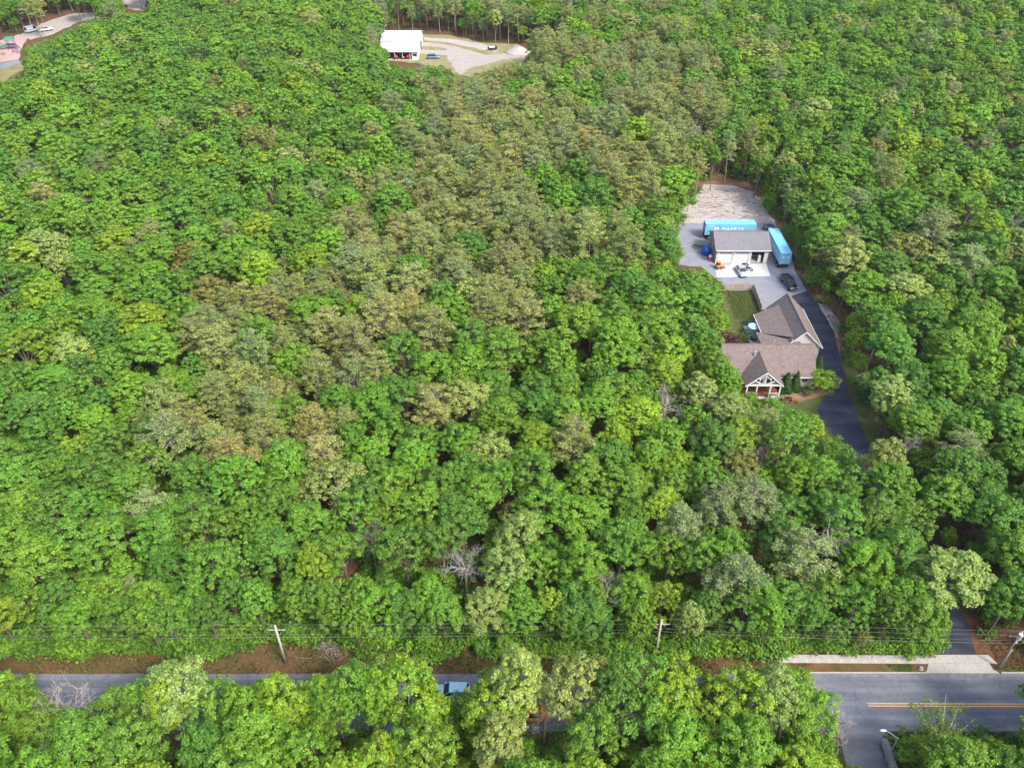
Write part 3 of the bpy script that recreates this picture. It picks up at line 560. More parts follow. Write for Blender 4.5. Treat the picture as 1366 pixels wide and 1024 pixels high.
# dark semi tractor in front of the second container
tt = thing('truck_tractor', 'dark semi truck tractor parked ahead of the blue container', 'truck', (60.9, 176.6, 0.02), math.pi/2)
f = MB()
for s_ in (-1, 1): f.box((0, s_*.4, .85), (6.4, .12, .26))
f.build('frame', M_CHASSIS, tt)
MB().loft([sect(-.4, 2.3, 1.0, 3.2, .15), sect(1.0, 2.3, 1.0, 3.2, .15), sect(1.1, 2.2, 1.0, 2.6, .12)]).build('cab', P_NAVY, tt, 0, True)
MB().loft([sect(1.1, 1.9, .8, 1.9, .2), sect(2.6, 1.6, .75, 1.65, .2), sect(2.75, 1.4, .8, 1.5, .15)]).build('hood', P_NAVY, tt, 0, True)
MB().box((1.07, 0, 2.6), (.1, 1.9, .8)).build('windscreen', M_GLASS, tt, .03)
for s_ in (-1, 1):
    MB().tube((-.55, s_*1.0, 1.0), (-.55, s_*1.0, 3.9), .09).build('exhaust_stack', M_STEEL, tt)
    MB().tube((-.9, s_*.95, .7), (.6, s_*.95, .7), .32, n=12).build('fuel_tank', M_STEEL, tt)
    wheel(tt, (2.0, s_*1.0, .52), .52, .3)
    for x_ in (-2.7, -1.45): wheel(tt, (x_, s_*.9, .52), .52, .5)
    MB().box((.9, s_*1.32, 2.3), (.12, .2, .5)).build('mirror', M_DARK, tt)

# ------------------------------------------------------------------ yard clutter
t = thing('storage_tank', 'bright blue plastic tank standing beside the west garage wall', 'tank', (44.9, 169.3, .015))
rings = []
for z, r in ((0, .95), (.15, 1.05), (1.3, 1.05), (1.7, .85), (1.95, .4), (2.0, .12)):
    rings.append([(r*math.cos(2*math.pi*i/18), r*math.sin(2*math.pi*i/18), z) for i in range(18)])
MB().loft(rings).build('shell', P_BLUE, t, 0, True); MB().tube((0, 0, 1.98), (0, 0, 2.1), .22).build('lid', P_BLUE, t)
for z in (.5, .9): MB().tube((0, 0, z-.03), (0, 0, z+.03), 1.075, n=18).build('rib', P_BLUE, t)
t = thing('lumber_stack', 'dark brown stack of timber lying behind the blue container', 'lumber', (48.6, 181.2, .02), R(-6))
for j in range(3):
    for i in range(4): MB().box((random.uniform(-.2, .2), (i-1.5)*.22, .08+j*.15), (3.4+random.uniform(-.3, .3), .2, .14), random.uniform(-.02, .02)).build('timber', M_DOORWOOD, t)
t = thing('pallet_pile', 'loose pile of boards near the rear corner of the garage', 'boards', (43.8, 172.6, .015))
for i in range(7): MB().box((random.uniform(-.4, .4), random.uniform(-.4, .4), .05+i*.07), (2.2+random.uniform(-.4, .5), .22, .06), random.uniform(-.5, .5)).build('board', M_WOOD if i % 2 else M_DARK, t)
t = thing('small_loader', 'small orange loader standing at the west end of the garage apron', 'loader', (46.6, 162.6, .035), R(20))
MB().box((0, 0, .75), (1.5, 1.0, .6), tap=.9).build('body', P_ORANGE, t, .06); MB().box((-.25, 0, 1.35), (.7, .8, .7), tap=.85).build('cab', M_GLASS, t, .05); MB().box((-.25, 0, 1.74), (.8, .9, .08)).build('cab_roof', P_ORANGE, t, .02)
for s_ in (-1, 1):
    MB().tube((-.2, s_*.58, 1.1), (1.1, s_*.58, .45), .07, n=6).build('lift_arm', P_ORANGE, t)
    for x_ in (-.45, .45): wheel(t, (x_, s_*.55, .33), .33, .24)
MB().add([(1.05, -.7, .1), (1.05, .7, .1), (1.6, .7, .08), (1.6, -.7, .08), (1.05, -.7, .6), (1.05, .7, .6)], [(0, 1, 2, 3), (0, 1, 5, 4), (0, 3, 4), (1, 2, 5)]).build('bucket', M_STEEL, t)
def motorcycle(label, x, y, rz, col):
    t = thing('motorcycle', label, 'motorcycle', (x, y, .035), rz)
    for x_ in (-.65, .7): wheel(t, (x_, 0, .31), .31, .13)
    MB().loft([sect(-.7, .22, .62, .78, .05), sect(-.2, .3, .55, .82, .07), sect(.25, .32, .6, .98, .08), sect(.5, .18, .72, .92, .05)]).build('body', col, t, 0, True)
    MB().box((0, 0, .42), (.5, .3, .3)).build('engine', M_STEEL, t, .03); MB().tube((.7, 0, .31), (.45, 0, 1.0), .04).build('fork', M_STEEL, t); MB().tube((.42, -.36, 1.05), (.42, .36, 1.05), .02).build('handlebar', M_DARK, t)
    MB().box((-.3, 0, .84), (.55, .26, .08)).build('seat', M_RUBBER, t, .03)
motorcycle('dark motorcycle standing behind the silver sedan by the middle garage door', 52.6, 163.4, R(10), P_BLACK)
motorcycle('dark motorcycle standing beside the silver sedan roof', 53.1, 161.6, R(-30), P_NAVY)
t = thing('metal_rack', 'low grey wire rack in front of the west garage door', 'rack', (48.6, 163.7, .035))
for x_ in (-.7, .7):
    for y_ in (-.3, .3): MB().tube((x_, y_, 0), (x_, y_, .8), .03, n=6).build('leg', M_STEEL, t)
for z in (.3, .8):
    m_ = MB()
    for k in range(8): m_.box((-.7+k*.2, 0, z), (.04, .6, .03))
    for y_ in (-.3, .3): m_.box((0, y_, z+.03), (1.44, .03, .03))
    m_.build('shelf', M_STEEL, t)
t = thing('air_compressor', 'red and white machine standing against the west garage wall', 'machine', (45.3, 166.4, .015), R(80))
MB().tube((-.6, 0, .6), (.6, 0, .6), .3, n=14).build('tank', P_RED, t, .04); MB().box((0, 0, 1.05), (.7, .5, .35)).build('motor', P_WHITE, t, .05)
for s_ in (-1, 1): wheel(t, (.35, s_*.33, .18), .18, .1)
t = thing('workbench', 'cluttered workbench inside the open garage bay', 'workbench', (55.4, 167.0, .11))
MB().box((0, 0, .85), (2.0, .7, .06)).build('top', M_WOOD, t)
for x_ in (-.9, .9): MB().box((x_, 0, .41), (.08, .6, .82)).build('leg', M_WOOD, t)
t = thing('refrigerator', 'white fridge inside the open garage bay', 'fridge', (56.3, 165.7, .11)); MB().box((0, 0, .8), (.65, .6, 1.6)).build('body', M_WHITE, t, .03); MB().box((-.25, -.32, 1.1), (.03, .04, .5)).build('handle', M_STEEL, t)
# wooden lawn fence
def fence(label, a, b, h=1.5):
    t = thing('wooden_fence', label, 'fence', (a[0], a[1], 0)); d = Vector((b[0]-a[0], b[1]-a[1])); L = d.length; d.normalize(); rz = math.atan2(d.y, d.x)
    n = max(1, round(L/2.2))
    for i in range(n+1): q = d*(L*i/n); MB().box((q.x, q.y, h/2+.05), (.13, .13, h+.1), rz).build('post', M_WOOD, t)
    for z in (.35, h-.25): q = d*(L/2)+Vector((-d.y, d.x))*.09; MB().box((q.x, q.y, z), (L, .05, .1), rz).build('rail', M_WOOD, t)
    m_ = MB(); k = int(L/.17)
    for i in range(k): q = d*((i+.5)*L/k)-Vector((-d.y, d.x))*.08; m_.box((q.x, q.y, h/2+.03+random.uniform(-.02, .02)), (.145, .02, h-.06), rz)
    o = m_.build('picket_boards', M_WOOD, t); o['kind'] = 'stuff'
fence('weathered wooden fence between the lawn and the garage yard', (46.0, 153.4), (52.1, 153.4)); fence('weathered wooden fence along the gravel side of the lawn', (52.25, 153.2), (51.9, 145.0))
# patio things
t = thing('patio_umbrella', 'light blue patio umbrella beside the shed roof', 'umbrella', (48.2, 136.2, .05))
MB().tube((0, 0, 0), (0, 0, 2.5), .03).build('pole', M_WHITE, t); n = 8
cv = MB(); cv.add([(0, 0, 2.6)]+[(1.3*math.cos(2*math.pi*i/n), 1.3*math.sin(2*math.pi*i/n), 2.15) for i in range(n)]+[(0, 0, 2.57)]+[(1.29*math.cos(2*math.pi*i/n), 1.29*math.sin(2*math.pi*i/n), 2.12) for i in range(n)],
  [(0, 1+i, 1+(i+1) % n) for i in range(n)]+[(9, 10+(i+1) % n, 10+i) for i in range(n)]+[(1+i, 10+i, 10+(i+1) % n, 1+(i+1) % n) for i in range(n)]); cv.build('canopy', P_SKY, t)
for k, (x_, y_) in enumerate(((47.6, 134.3), (48.0, 133.9))):
    t = thing('patio_chair', 'dark patio chair on the concrete behind the house', 'chair', (x_, y_, .05), R(40+80*k), 'dark patio chairs')
    MB().box((0, 0, .43), (.55, .55, .06)).build('seat', M_DARK, t); MB().box((-.26, 0, .75), (.05, .55, .6)).build('backrest', M_DARK, t)
    for a_ in (-1, 1):
        for b_ in (-1, 1): MB().box((a_*.24, b_*.24, .2), (.04, .04, .4)).build('leg', M_DARK, t)

# ------------------------------------------------------------------ white barn far behind
bn = thing('barn', 'white metal barn with open lean-to in the far clearing', 'barn', (0, 0, 0))
bx0, bx1, by0, by1, be, br = -49.3, -34.9, 324.0, 337.5, 4.4, 6.4; bym = (by0+by1)/2-.4
w = MB(); gable_wall(w, 'x', bx1-.2, by0, by1, be, br-.1); gable_wall(w, 'x', bx0, by0, by1, be, br-.1)
w.box(((bx0+bx1)/2, by0+.1, be/2), (bx1-bx0-.4, .19, be)); w.box(((bx0+bx1)/2, by1-.1, be/2), (bx1-bx0-.4, .19, be)); w.build('wall', M_WHITE, bn)
rr = MB().slab([(bx0-.3, by0-.3, be+.05), (bx1+.3, by0-.3, be+.05), (bx1+.3, (by0+by1)/2, br+.1), (bx0-.3, (by0+by1)/2, br+.1)], .1).build('roof', M_METALROOF, bn)
MB().slab([(bx0-.3, by1+.3, be+.05), (bx1+.3, by1+.3, be+.05), (bx1+.3, (by0+by1)/2+.003, br+.098), (bx0-.3, (by0+by1)/2+.003, br+.098)], .1).build('rear_slope', M_METALROOF, rr)
rib = MB()
for k in range(31):
    x_ = bx0-.2+k*(bx1-bx0+.4)/30; rib.tube((x_, by0-.28, be+.07), (x_, (by0+by1)/2, br+.12), .03, n=4); rib.tube((x_, 315.8, 2.97), (x_, by0-.1, 4.04), .03, n=4)
o = rib.build('roof_rib', M_METALROOF, rr); o['kind'] = 'stuff'
MB().slab([(bx0-.3, 315.7, 2.95), (bx1+.2, 315.7, 2.95), (bx1+.2, by0-.02, 4.02), (bx0-.3, by0-.02, 4.02)], .1).build('lean_to_roof', M_METALROOF, bn)
for k in range(6): MB().box((bx0+.2+k*(bx1-bx0-.4)/5, 316.1, 1.45), (.18, .18, 2.9)).build('post', M_WHITE, bn)
MB().box((bx1-1.2, 316.3, 1.4), (2.2, .12, 2.8)).build('lean_to_wall', M_WHITE, bn); MB().box((bx1-1.2, 316.2, 1.7), (1.4, .06, .9)).build('window', M_GLASS, bn)
MB().box((bx1-.05, 320, 1.6), (.1, 7.6, 3.1)).build('side_wall', M_WHITE, bn)
MB().box((bx1+.02, 329, 1.6), (.08, 3.4, 3.2)).build('side_door', M_DARK, bn)
MB().box(((bx0+bx1)/2, 319.6, .04), (bx1-bx0, 8.6, .06)).build('floor', M_CONC, bn)
def tractor(label, x, y, rz, col, s=1.0):
    t = thing('tractor', label, 'tractor', (x, y, .08), rz, None); t.scale = (s, s, s)
    MB().loft([sect(.1, .8, .6, 1.35, .1), sect(1.3, .75, .6, 1.3, .12), sect(1.6, .6, .7, 1.15, .1)]).build('hood', col, t, 0, True)
    MB().box((-.5, 0, .75), (1.2, .7, .4)).build('chassis', M_DARK, t); MB().box((-.65, 0, 1.15), (.5, .5, .12)).build('seat', M_RUBBER, t, .03); MB().box((-.9, 0, 1.4), (.1, .5, .5)).build('seat_back', M_RUBBER, t, .03)
    for s_ in (-1, 1):
        wheel(t, (-.7, s_*.75, .65), .65, .4, rim=col); wheel(t, (1.15, s_*.6, .4), .4, .25, rim=col); MB().box((-.7, s_*.72, 1.36), (1.0, .45, .08)).build('mudguard', col, t, .03)
        MB().tube((-.95, s_*.5, 1.3), (-.95, s_*.5, 2.3), .04).build('rollbar', M_DARK, t)
    MB().tube((.0, 0, 1.2), (-.2, 0, 1.5), .02).build('steering_column', M_DARK, t)
tractor('red tractor under the barn lean-to behind the middle posts', -43.2, 317.6, R(-80), P_RED, 1.15); tractor('red tractor beside the closed end of the barn lean-to', -38.6, 317.8, R(-100), P_RED, 1.1); tractor('red mower tractor between the two tractors under the lean-to', -40.8, 317.2, R(-60), P_RED, .85)
tractor('yellow tractor deep inside the barn lean-to', -45.8, 318.6, R(-90), P_YELLOW, .85)
t = thing('utility_trailer', 'small dark flatbed trailer on the soil beyond the barn drive', 'trailer', (-7.4, 328.6, .02), R(12))
MB().box((0, 0, .6), (3.6, 1.9, .1)).build('deck', M_DARK, t)
for s_ in (-1, 1):
    wheel(t, (-.2, s_*1.05, .35), .35, .2); MB().box((0, s_*.95, .85), (3.6, .05, .4)).build('side_rail', M_DARK, t)
MB().tube((1.8, 0, .55), (3.0, 0, .5), .05).build('drawbar', M_DARK, t); MB().box((-.3, 0, .95), (2.2, 1.2, .5)).build('white_cargo', M_WHITE, t, .1)
# soil mound
m_ = MB(); n = 20; rings = []
for k in range(7):
    a = k/6; r = 4.6*(1-a)**.8+.1
    rings.append([(r*1.1*math.cos(2*math.pi*i/n)*(1+.15*noise.noise((math.cos(2*math.pi*i/n)*1.3, math.sin(2*math.pi*i/n)*1.3, a*2))), r*math.sin(2*math.pi*i/n), 2.4*a**1.2-.02+.15*noise.noise((i*.7, a*3, 5))*a) for i in range(n)])
m_.loft(rings); mo = m_.build('soil_mound', M_SAND, None, 0, True); x_, y_ = G(692, 70); mo.location = (x_, y_, 0); tag(mo, 'pale sandy soil mound at the end of the barn drive', 'soil mound', kind='structure')

# ------------------------------------------------------------------ playground
px_, py_ = G(17, 65)
t = thing('playground_structure', 'green playground climbing frame with slide on pink surface', 'playground', (px_, py_, .02), R(15))
for a_ in (-1.2, 1.2):
    for b_ in (-1.2, 1.2): MB().tube((a_, b_, 0), (a_, b_, 3.6), .09).build('post', P_PURPLE, t)
MB().box((0, 0, 1.5), (2.6, 2.6, .12)).build('platform', P_PURPLE, t)
MB().slab([(-1.6, -1.6, 3.4), (1.6, -1.6, 3.4), (1.6, 0, 4.4), (-1.6, 0, 4.4)], .08).build('canopy', P_GREEN, t); MB().slab([(-1.6, 1.6, 3.4), (1.6, 1.6, 3.4), (1.6, .003, 4.398), (-1.6, .003, 4.398)], .08).build('canopy', P_GREEN, t)
MB().slab([(-1.3, -.6, 1.6), (-1.3, .6, 1.6), (-5.2, .6, .35), (-5.2, -.6, .35)], .1).build('slide', P_GREEN, t)
for s_ in (-1, 1): MB().slab([(-1.3, s_*.6, 1.95), (-1.3, s_*.68, 1.95), (-5.2, s_*.68, .7), (-5.2, s_*.6, .7)], .35).build('slide_side', P_GREEN, t)
for k in range(5): MB().tube((1.3+.18*k, -.5, 1.4-.28*k), (1.3+.18*k, .5, 1.4-.28*k), .05).build('ladder_rung', P_PURPLE, t)
px_, py_ = G(24, 70)
t = thing('climbing_net', 'dark purple climbing frame beside the green slide', 'climbing frame', (px_, py_, .02), R(30))
for k in range(4):
    a = math.pi/2*k; MB().tube((2*math.cos(a), 2*math.sin(a), 0), (.3*math.cos(a), .3*math.sin(a), 3), .1).build('leg', P_PURPLE, t)
    for z in (.8, 1.6, 2.3):
        f1 = 2-1.7*z/3; a2 = a+math.pi/2; MB().tube((f1*math.cos(a), f1*math.sin(a), z), (f1*math.cos(a2), f1*math.sin(a2), z), .05).build('bar', P_PURPLE, t)
for k, (u, v) in enumerate(((3, 74), (6, 74))):
    px_, py_ = G(u, v); t = thing('spring_rider', 'small grey spring rider on the pink playground', 'spring rider', (px_, py_, .02), 0, 'spring riders on the playground')
    MB().tube((0, 0, 0), (0, 0, .5), .12).build('spring', M_STEEL, t); MB().loft([sect(-.6, .25, .5, .8, .08), sect(0, .35, .5, .85, .1), sect(.5, .25, .55, 1.2, .08)]).build('body', M_STEEL, t)

# ------------------------------------------------------------------ utility poles, wires, lamp, log
PH = {}
def pole(label, x, y, h, lamp=False, lean=(0, 0)):
    t = thing('utility_pole', label, 'utility pole', (x, y, 0)); t.rotation_euler = (lean[0], lean[1], 0)
    MB().tube((0, 0, -.5), (0, 0, h), .17, .12, 10).build('pole', M_POLE, t, 0, True)
    MB().box((0, .14, h-1.15), (2.3, .07, .09)).build('crossarm', M_POLE, t)
    for a_ in (-1.1, 1.1): MB().tube((a_, .14, h-1.08), (a_, .14, h-.9), .05).build('insulator', M_STEEL, t)
    MB().tube((0, 0, h), (0, 0, h+.16), .05).build('insulator', M_STEEL, t)
    if lamp:
        MB().tube((-.3, -.35, h-1.0), (-.3, -.35, h-.05), .27, n=14).build('transformer', M_GALV, t, .03)
        MB().tube((0, 0, h-.5), (-.3, -.35, h-.5), .04).build('bracket', M_GALV, t)
        MB().tube((0, -.15, h-3.3), (.05, -.15, h-2.3), .09).build('cable_splice', M_DARK, t)
pole('leaning utility pole with short crossarm standing on the grass verge', -29.25, 61.8, 8.0)
pole('utility pole rising from undergrowth between tree crowns north of the road', 18.6, 62.7, 7.9)
pole('utility pole with transformer beside the driveway apron', 62.55, 60.95, 7.9, True)
pole('utility pole west of the verge beyond the leaning pole', -82, 61.8, 8.0); pole('utility pole east of the transformer pole', 108, 61.5, 8.0)
PX = [(-82, 61.8, 8.0), (-29.25, 61.8, 8.0), (18.6, 62.7, 7.9), (62.55, 60.95, 7.9), (108, 61.5, 8.0)]
WL = [('overhead wire along the tops of the utility poles', 0, .16), ('overhead wire carried by the western crossarm tips', -1.1, -.9), ('overhead telephone cable slung below the crossarms', .12, -2.2), ('thin overhead service wire below the crossarm', .1, -1.6)]
for lab, off, dz in WL:
    cu = bpy.data.curves.new('overhead_wire', 'CURVE'); cu.dimensions = '3D'; cu.bevel_depth = .005 if dz > -2 else .0075; cu.bevel_resolution = 1
    sp_ = cu.splines.new('POLY'); pts = []
    for (a, b) in zip(PX[:-1], PX[1:]):
        for k in range(16):
            s_ = k/16; pts.append((a[0]+off+(b[0]-a[0])*s_, a[1]+(.14 if dz == -.9 else -.16 if dz < -1 else 0)+(b[1]-a[1])*s_, a[2]+dz+(b[2]-a[2])*s_-.7*4*s_*(1-s_)*.5))
    pts.append((PX[-1][0]+off, PX[-1][1], PX[-1][2]+dz)); sp_.points.add(len(pts)-1)
    for p_, c_ in zip(sp_.points, pts): p_.co = (*c_, 1)
    tmp = bpy.data.objects.new('w', cu); me = bpy.data.meshes.new_from_object(tmp); bpy.data.objects.remove(tmp)
    me.materials.clear(); me.materials.append(M_WIRE); tag(link('overhead_wire', me), lab, 'wire', 'overhead wires along the road')
lx, ly = G(1181, 1015)
t = thing('street_lamp', 'slim street lamp with white head leaning over the side road junction', 'street lamp', (lx, ly, 0))
MB().tube((0, 0, -.3), (0, 0, 5.2), .09, .06).build('pole', M_GALV, t); 
MB().tube((0, 0, 5.1), (-.9, .45, 5.6), .04).build('arm', M_GALV, t); MB().tube((-.9, .45, 5.6), (-1.3, .6, 5.62), .035).build('arm', M_GALV, t)
MB().loft([sect(-.35, .12, -.05, .05, .03), sect(-.1, .3, -.09, .09, .05), sect(.25, .3, -.09, .08, .05), sect(.4, .14, -.04, .05, .03)]).build('lamp_head', P_WHITE, t, 0, True).location = (-1.6, .68, 5.62)
a, b = G(1179, 986, .5), G(1193, 1028, .5)
t = thing('log', 'thick grey log with reddish cut end lying beside the side road', 'log', (a[0], a[1], 0))
d = Vector((b[0]-a[0], b[1]-a[1], 0)); n = 18; L = d.length; d.normalize(); sd_ = Vector((-d.y, d.x, 0)); rings = []
for k in range(9):
    c = d*(L*k/8)+Vector((0, 0, .5)); rr_ = (.38 if k == 0 else .5)+.02*k/8
    rings.append([c+(sd_*math.cos(2*math.pi*i/n)+Vector((0, 0, 1))*math.sin(2*math.pi*i/n))*rr_*(1+.06*noise.noise((k*1.1, i*.9, 3))) for i in range(n)])
MB().loft(rings).build('trunk', M_LOG, t, 0, True); c = d*(L+.015)+Vector((0, 0, .5))
MB().tube(c-d*.5, c+d*.03, .53, .46, n=18).build('cut_end', M_CUT, t)
x_, y_ = G(1354, 988); t = thing('wheelie_bin', 'teal wheeled bin on the verge south of the road', 'bin', (x_, y_, .005), R(30))
MB().box((0, 0, .5), (.55, .6, .95), tap=1.15).build('body', P_TEAL, t, .03); MB().box((0, 0, 1.02), (.7, .75, .07)).build('lid', P_TEAL, t, .02)
for s_ in (-1, 1): wheel(t, (-.25, s_*.28, .12), .12, .06)
x_, y_ = G(1228, 892); t = thing('rock', 'pale rock lying at the end of the grass strip', 'rock', (x_, y_, .05))
bm_ = MB(); bm_.loft([[((.35-.05*k)*math.cos(2*math.pi*i/9)*(1+.2*noise.noise((i*.8, k, 1))), (.3-.05*k)*math.sin(2*math.pi*i/9)*(1+.2*noise.noise((i*.8, k, 4))), k*.12) for i in range(9)] for k in range(4)]); bm_.build('boulder', M_CONC, t)
# ------------------------------------------------------------------ foliage prototypes
def leaf_mesh(name, cen, nor, length, width, clump, mat, r):
    n = len(cen); nor = nor/np.linalg.norm(nor, axis=1, keepdims=True)
    ref = r.normal(size=(n, 3)); a = np.cross(nor, ref); a /= np.linalg.norm(a, axis=1, keepdims=True); b = np.cross(nor, a)
    L = (length*r.uniform(.7, 1.3, n))[:, None]; W = (width*r.uniform(.7, 1.3, n))[:, None]
    v = np.empty((n, 4, 3)); v[:, 0] = cen-a*L*.5; v[:, 1] = cen+b*W*.5-nor*L*.06; v[:, 2] = cen+a*L*.5-nor*L*.10; v[:, 3] = cen-b*W*.5-nor*L*.06
    me = bpy.data.meshes.new(name); me.vertices.add(4*n); me.vertices.foreach_set('co', v.ravel())
    me.loops.add(4*n); me.loops.foreach_set('vertex_index', np.arange(4*n, dtype=np.int32)); me.polygons.add(n)
    me.polygons.foreach_set('loop_start', np.arange(0, 4*n, 4, dtype=np.int32)); me.polygons.foreach_set('loop_total', np.full(n, 4, dtype=np.int32))
    at = me.attributes.new('clump', 'FLOAT', 'POINT'); at.data.foreach_set('value', np.repeat(clump, 4).astype(np.float32))
    me.materials.append(mat); me.update(calc_edges=True); me.validate(); return me
def unit(r, n):
    d = r.normal(size=(n, 3)); return d/np.linalg.norm(d, axis=1, keepdims=True)
def lobes_to_leaves(lobes, r, dens, per, size, zmin=-.35, cs=1.0):
    C, N, K = [], [], []
    for c, lr in lobes:
        nc = max(4, int(dens*lr*lr)); d = unit(r, nc*3); d = d[d[:, 2] > zmin][:nc]
        for q in d:
            cc = c+q*lr*r.uniform(.7, 1.08)*np.array((1, 1, .8)); cr = cs*r.uniform(.38, .72); kk = r.uniform()**1.5
            m = int(per*(cr/.55)**2); e = unit(r, m)*1.0; e[:, 2] = np.where(e[:, 2] < -.3, -e[:, 2]*.6, e[:, 2])
            C.append(cc+e*cr*r.uniform(.55, 1.05, (m, 1))*np.array((1, 1, .75))); N.append(e*.55+q*.5+np.array((0, 0, .38))+r.normal(size=(m, 3))*.33); K.append(np.full(m, kk))
    return np.concatenate(C), np.concatenate(N), np.concatenate(K)
def crown_lobes(r, spread=1.0):
    """domed crown: bumps of uneven size spread over an irregular egg"""
    lb = []; n = 24; ph = r.uniform(0, 6.28); sq = r.uniform(.85, 1.15); tilt = r.normal(size=2)*.35
    for i in range(n):
        z = 1-1.45*(i+.5)/n; a = ph+i*2.39996+r.normal()*.22; q = math.sqrt(max(0, 1-z*z)); k = r.uniform(.74, 1.0)
        up = 3.6 if z > 0 else 3.4
        lb.append((np.array((q*math.cos(a)*2.55*k*spread*sq+tilt[0]*z, q*math.sin(a)*2.55*k*spread/sq+tilt[1]*z, 7.9+z*up*k*r.uniform(.9, 1.05))), r.uniform(.75, 1.25)))
    return lb
def trunk_mb(lb, top=9.5, r0=.2, n=7):
    t = MB(); t.tube((0, 0, -.3), (.08, .05, top*.5), r0, r0*.72, n, 0, False); t.tube((.08, .05, top*.5), (.0, .1, top), r0*.72, r0*.3, n, 0, False)
    for c, lr in lb[::2]:
        s = Vector((.05, .05, c[2]*.55)); e = Vector(c); mid = s.lerp(e, .55)+Vector((0, 0, -.3)); t.tube(s, mid, r0*.38, r0*.25, 5, 0, False); t.tube(mid, e+Vector((0, 0, lr*.5)), r0*.25, r0*.08, 5, 0, False)
        for k in range(3):
            d = Vector((random.uniform(-1, 1), random.uniform(-1, 1), random.uniform(.1, 1))).normalized()*lr*1.0; t.tube(e-Vector((0, 0, lr*.4)), e+d, r0*.13, r0*.04, 4, 0, False)
    return t
BROAD_HI, BROAD_LO, BROAD_TR = [], [], []
for i in range(9):
    r = np.random.default_rng(100+i); lb = crown_lobes(r, 1.0 if i < 7 else 1.12); k = 1.0 if i < 7 else .55
    C, N, K = lobes_to_leaves(lb, r, 15*k, 72, .3, -.35, .68); BROAD_HI.append(leaf_mesh('crown', C, N, .23, .165, K, M_LEAF, r))
    C, N, K = lobes_to_leaves(lb, r, 11*k, 34, .5, -.35, .74); BROAD_LO.append(leaf_mesh('crown_far', C, N, .36, .26, K, M_LEAF, r))
    BROAD_TR.append(trunk_mb(lb).mesh('trunk', M_BARK, 0, True))
def pine(i, hi):
    r = np.random.default_rng(300+i); C, N, K = [], [], []; t = MB(); h = 14.0
    bx, by = r.normal()*.25, r.normal()*.25
    t.tube((0, 0, -.3), (bx, by, 7.5), .19, .14, 7, 0, False); t.tube((bx, by, 7.5), (bx*1.6, by*.6, h-.3), .14, .035, 6, 0, False)
    nb = 42
    for k in range(nb):
        z = 6.6+(h-7.0)*(k/nb)**.85+r.uniform(-.3, .3); a = k*2.4+r.uniform(-.5, .5); f = (z-6.6)/(h-6.6)
        ln = (2.9*math.sin(math.pi*min(1, .30+f*.68))**.8)*r.uniform(.7, 1.15)+.25
        if f < .15 and r.uniform() < .35: ln *= .6
        s = Vector((bx, by, z)); e = s+Vector((math.cos(a)*ln, math.sin(a)*ln, r.uniform(.1, .6)+.25*ln*f)); t.tube(s, e, .055, .018, 4, 0, False)
        m = max(2, int(ln*1.9))
        for q in range(m):
            u = .38+.66*(q+r.uniform(0, .6))/m; c = np.array(s.lerp(e, u))+r.normal(size=3)*np.array((.32, .32, .30)); cr = r.uniform(.4, .68); kk = r.uniform()**1.5
            cnt = int((44 if hi else 22)*(cr/.55)**2); d = unit(r, cnt); d[:, 2] = np.abs(d[:, 2])*.9-.15
            C.append(c+d*cr*r.uniform(.35, 1, (cnt, 1))*np.array((1, 1, .85))); ow = c*np.array((1, 1, 0))/3; N.append(d*.4+ow*.35+np.array((0, 0, .5))+r.normal(size=(cnt, 3))*.5); K.append(np.full(cnt, kk))
    C, N, K = map(np.concatenate, (C, N, K))
    return leaf_mesh('crown' if hi else 'crown_far', C, N, .30 if hi else .40, .12 if hi else .15, K, M_NEEDLE, r), t.mesh('trunk', M_PINEBARK, 0, True)
PINE_HI, PINE_TR, PINE_LO = [], [], []
for i in range(7):
    a, b = pine(i, True); PINE_HI.append(a); PINE_TR.append(b); PINE_LO.append(pine(i, False)[0])
def shrub(i, lo=False):
    r = np.random.default_rng(500+i); lb = [(np.array((r.normal()*.5, r.normal()*.5, r.uniform(.4, 1.0))), r.uniform(.5, .85)) for _ in range(4)]
    C, N, K = lobes_to_leaves(lb, r, 11, 12 if not lo else 6, .3, -.1); return leaf_mesh('foliage', C, N, .3 if not lo else .42, .2 if not lo else .3, K, M_LEAF, r)
SHRUB = [shrub(i) for i in range(4)]
def conifer_mesh():
    r = np.random.default_rng(77); n = 5200; z = r.uniform(0, 1, n)**1.3; a = r.uniform(0, 6.283, n); rad = (1-z)**.75*(.9+.12*np.sin(a*5+z*9))*np.minimum(1, z*9+.55)
    C = np.stack([rad*np.cos(a), rad*np.sin(a), z*3.6], 1)+r.normal(size=(n, 3))*.06; N = np.stack([np.cos(a), np.sin(a), np.full(n, .55)], 1)+r.normal(size=(n, 3))*.35
    return leaf_mesh('foliage', C, N, .2, .11, (np.sin(a*3)+np.cos(z*20)+2)/4, M_LEAF, r)
CONIFER = conifer_mesh()
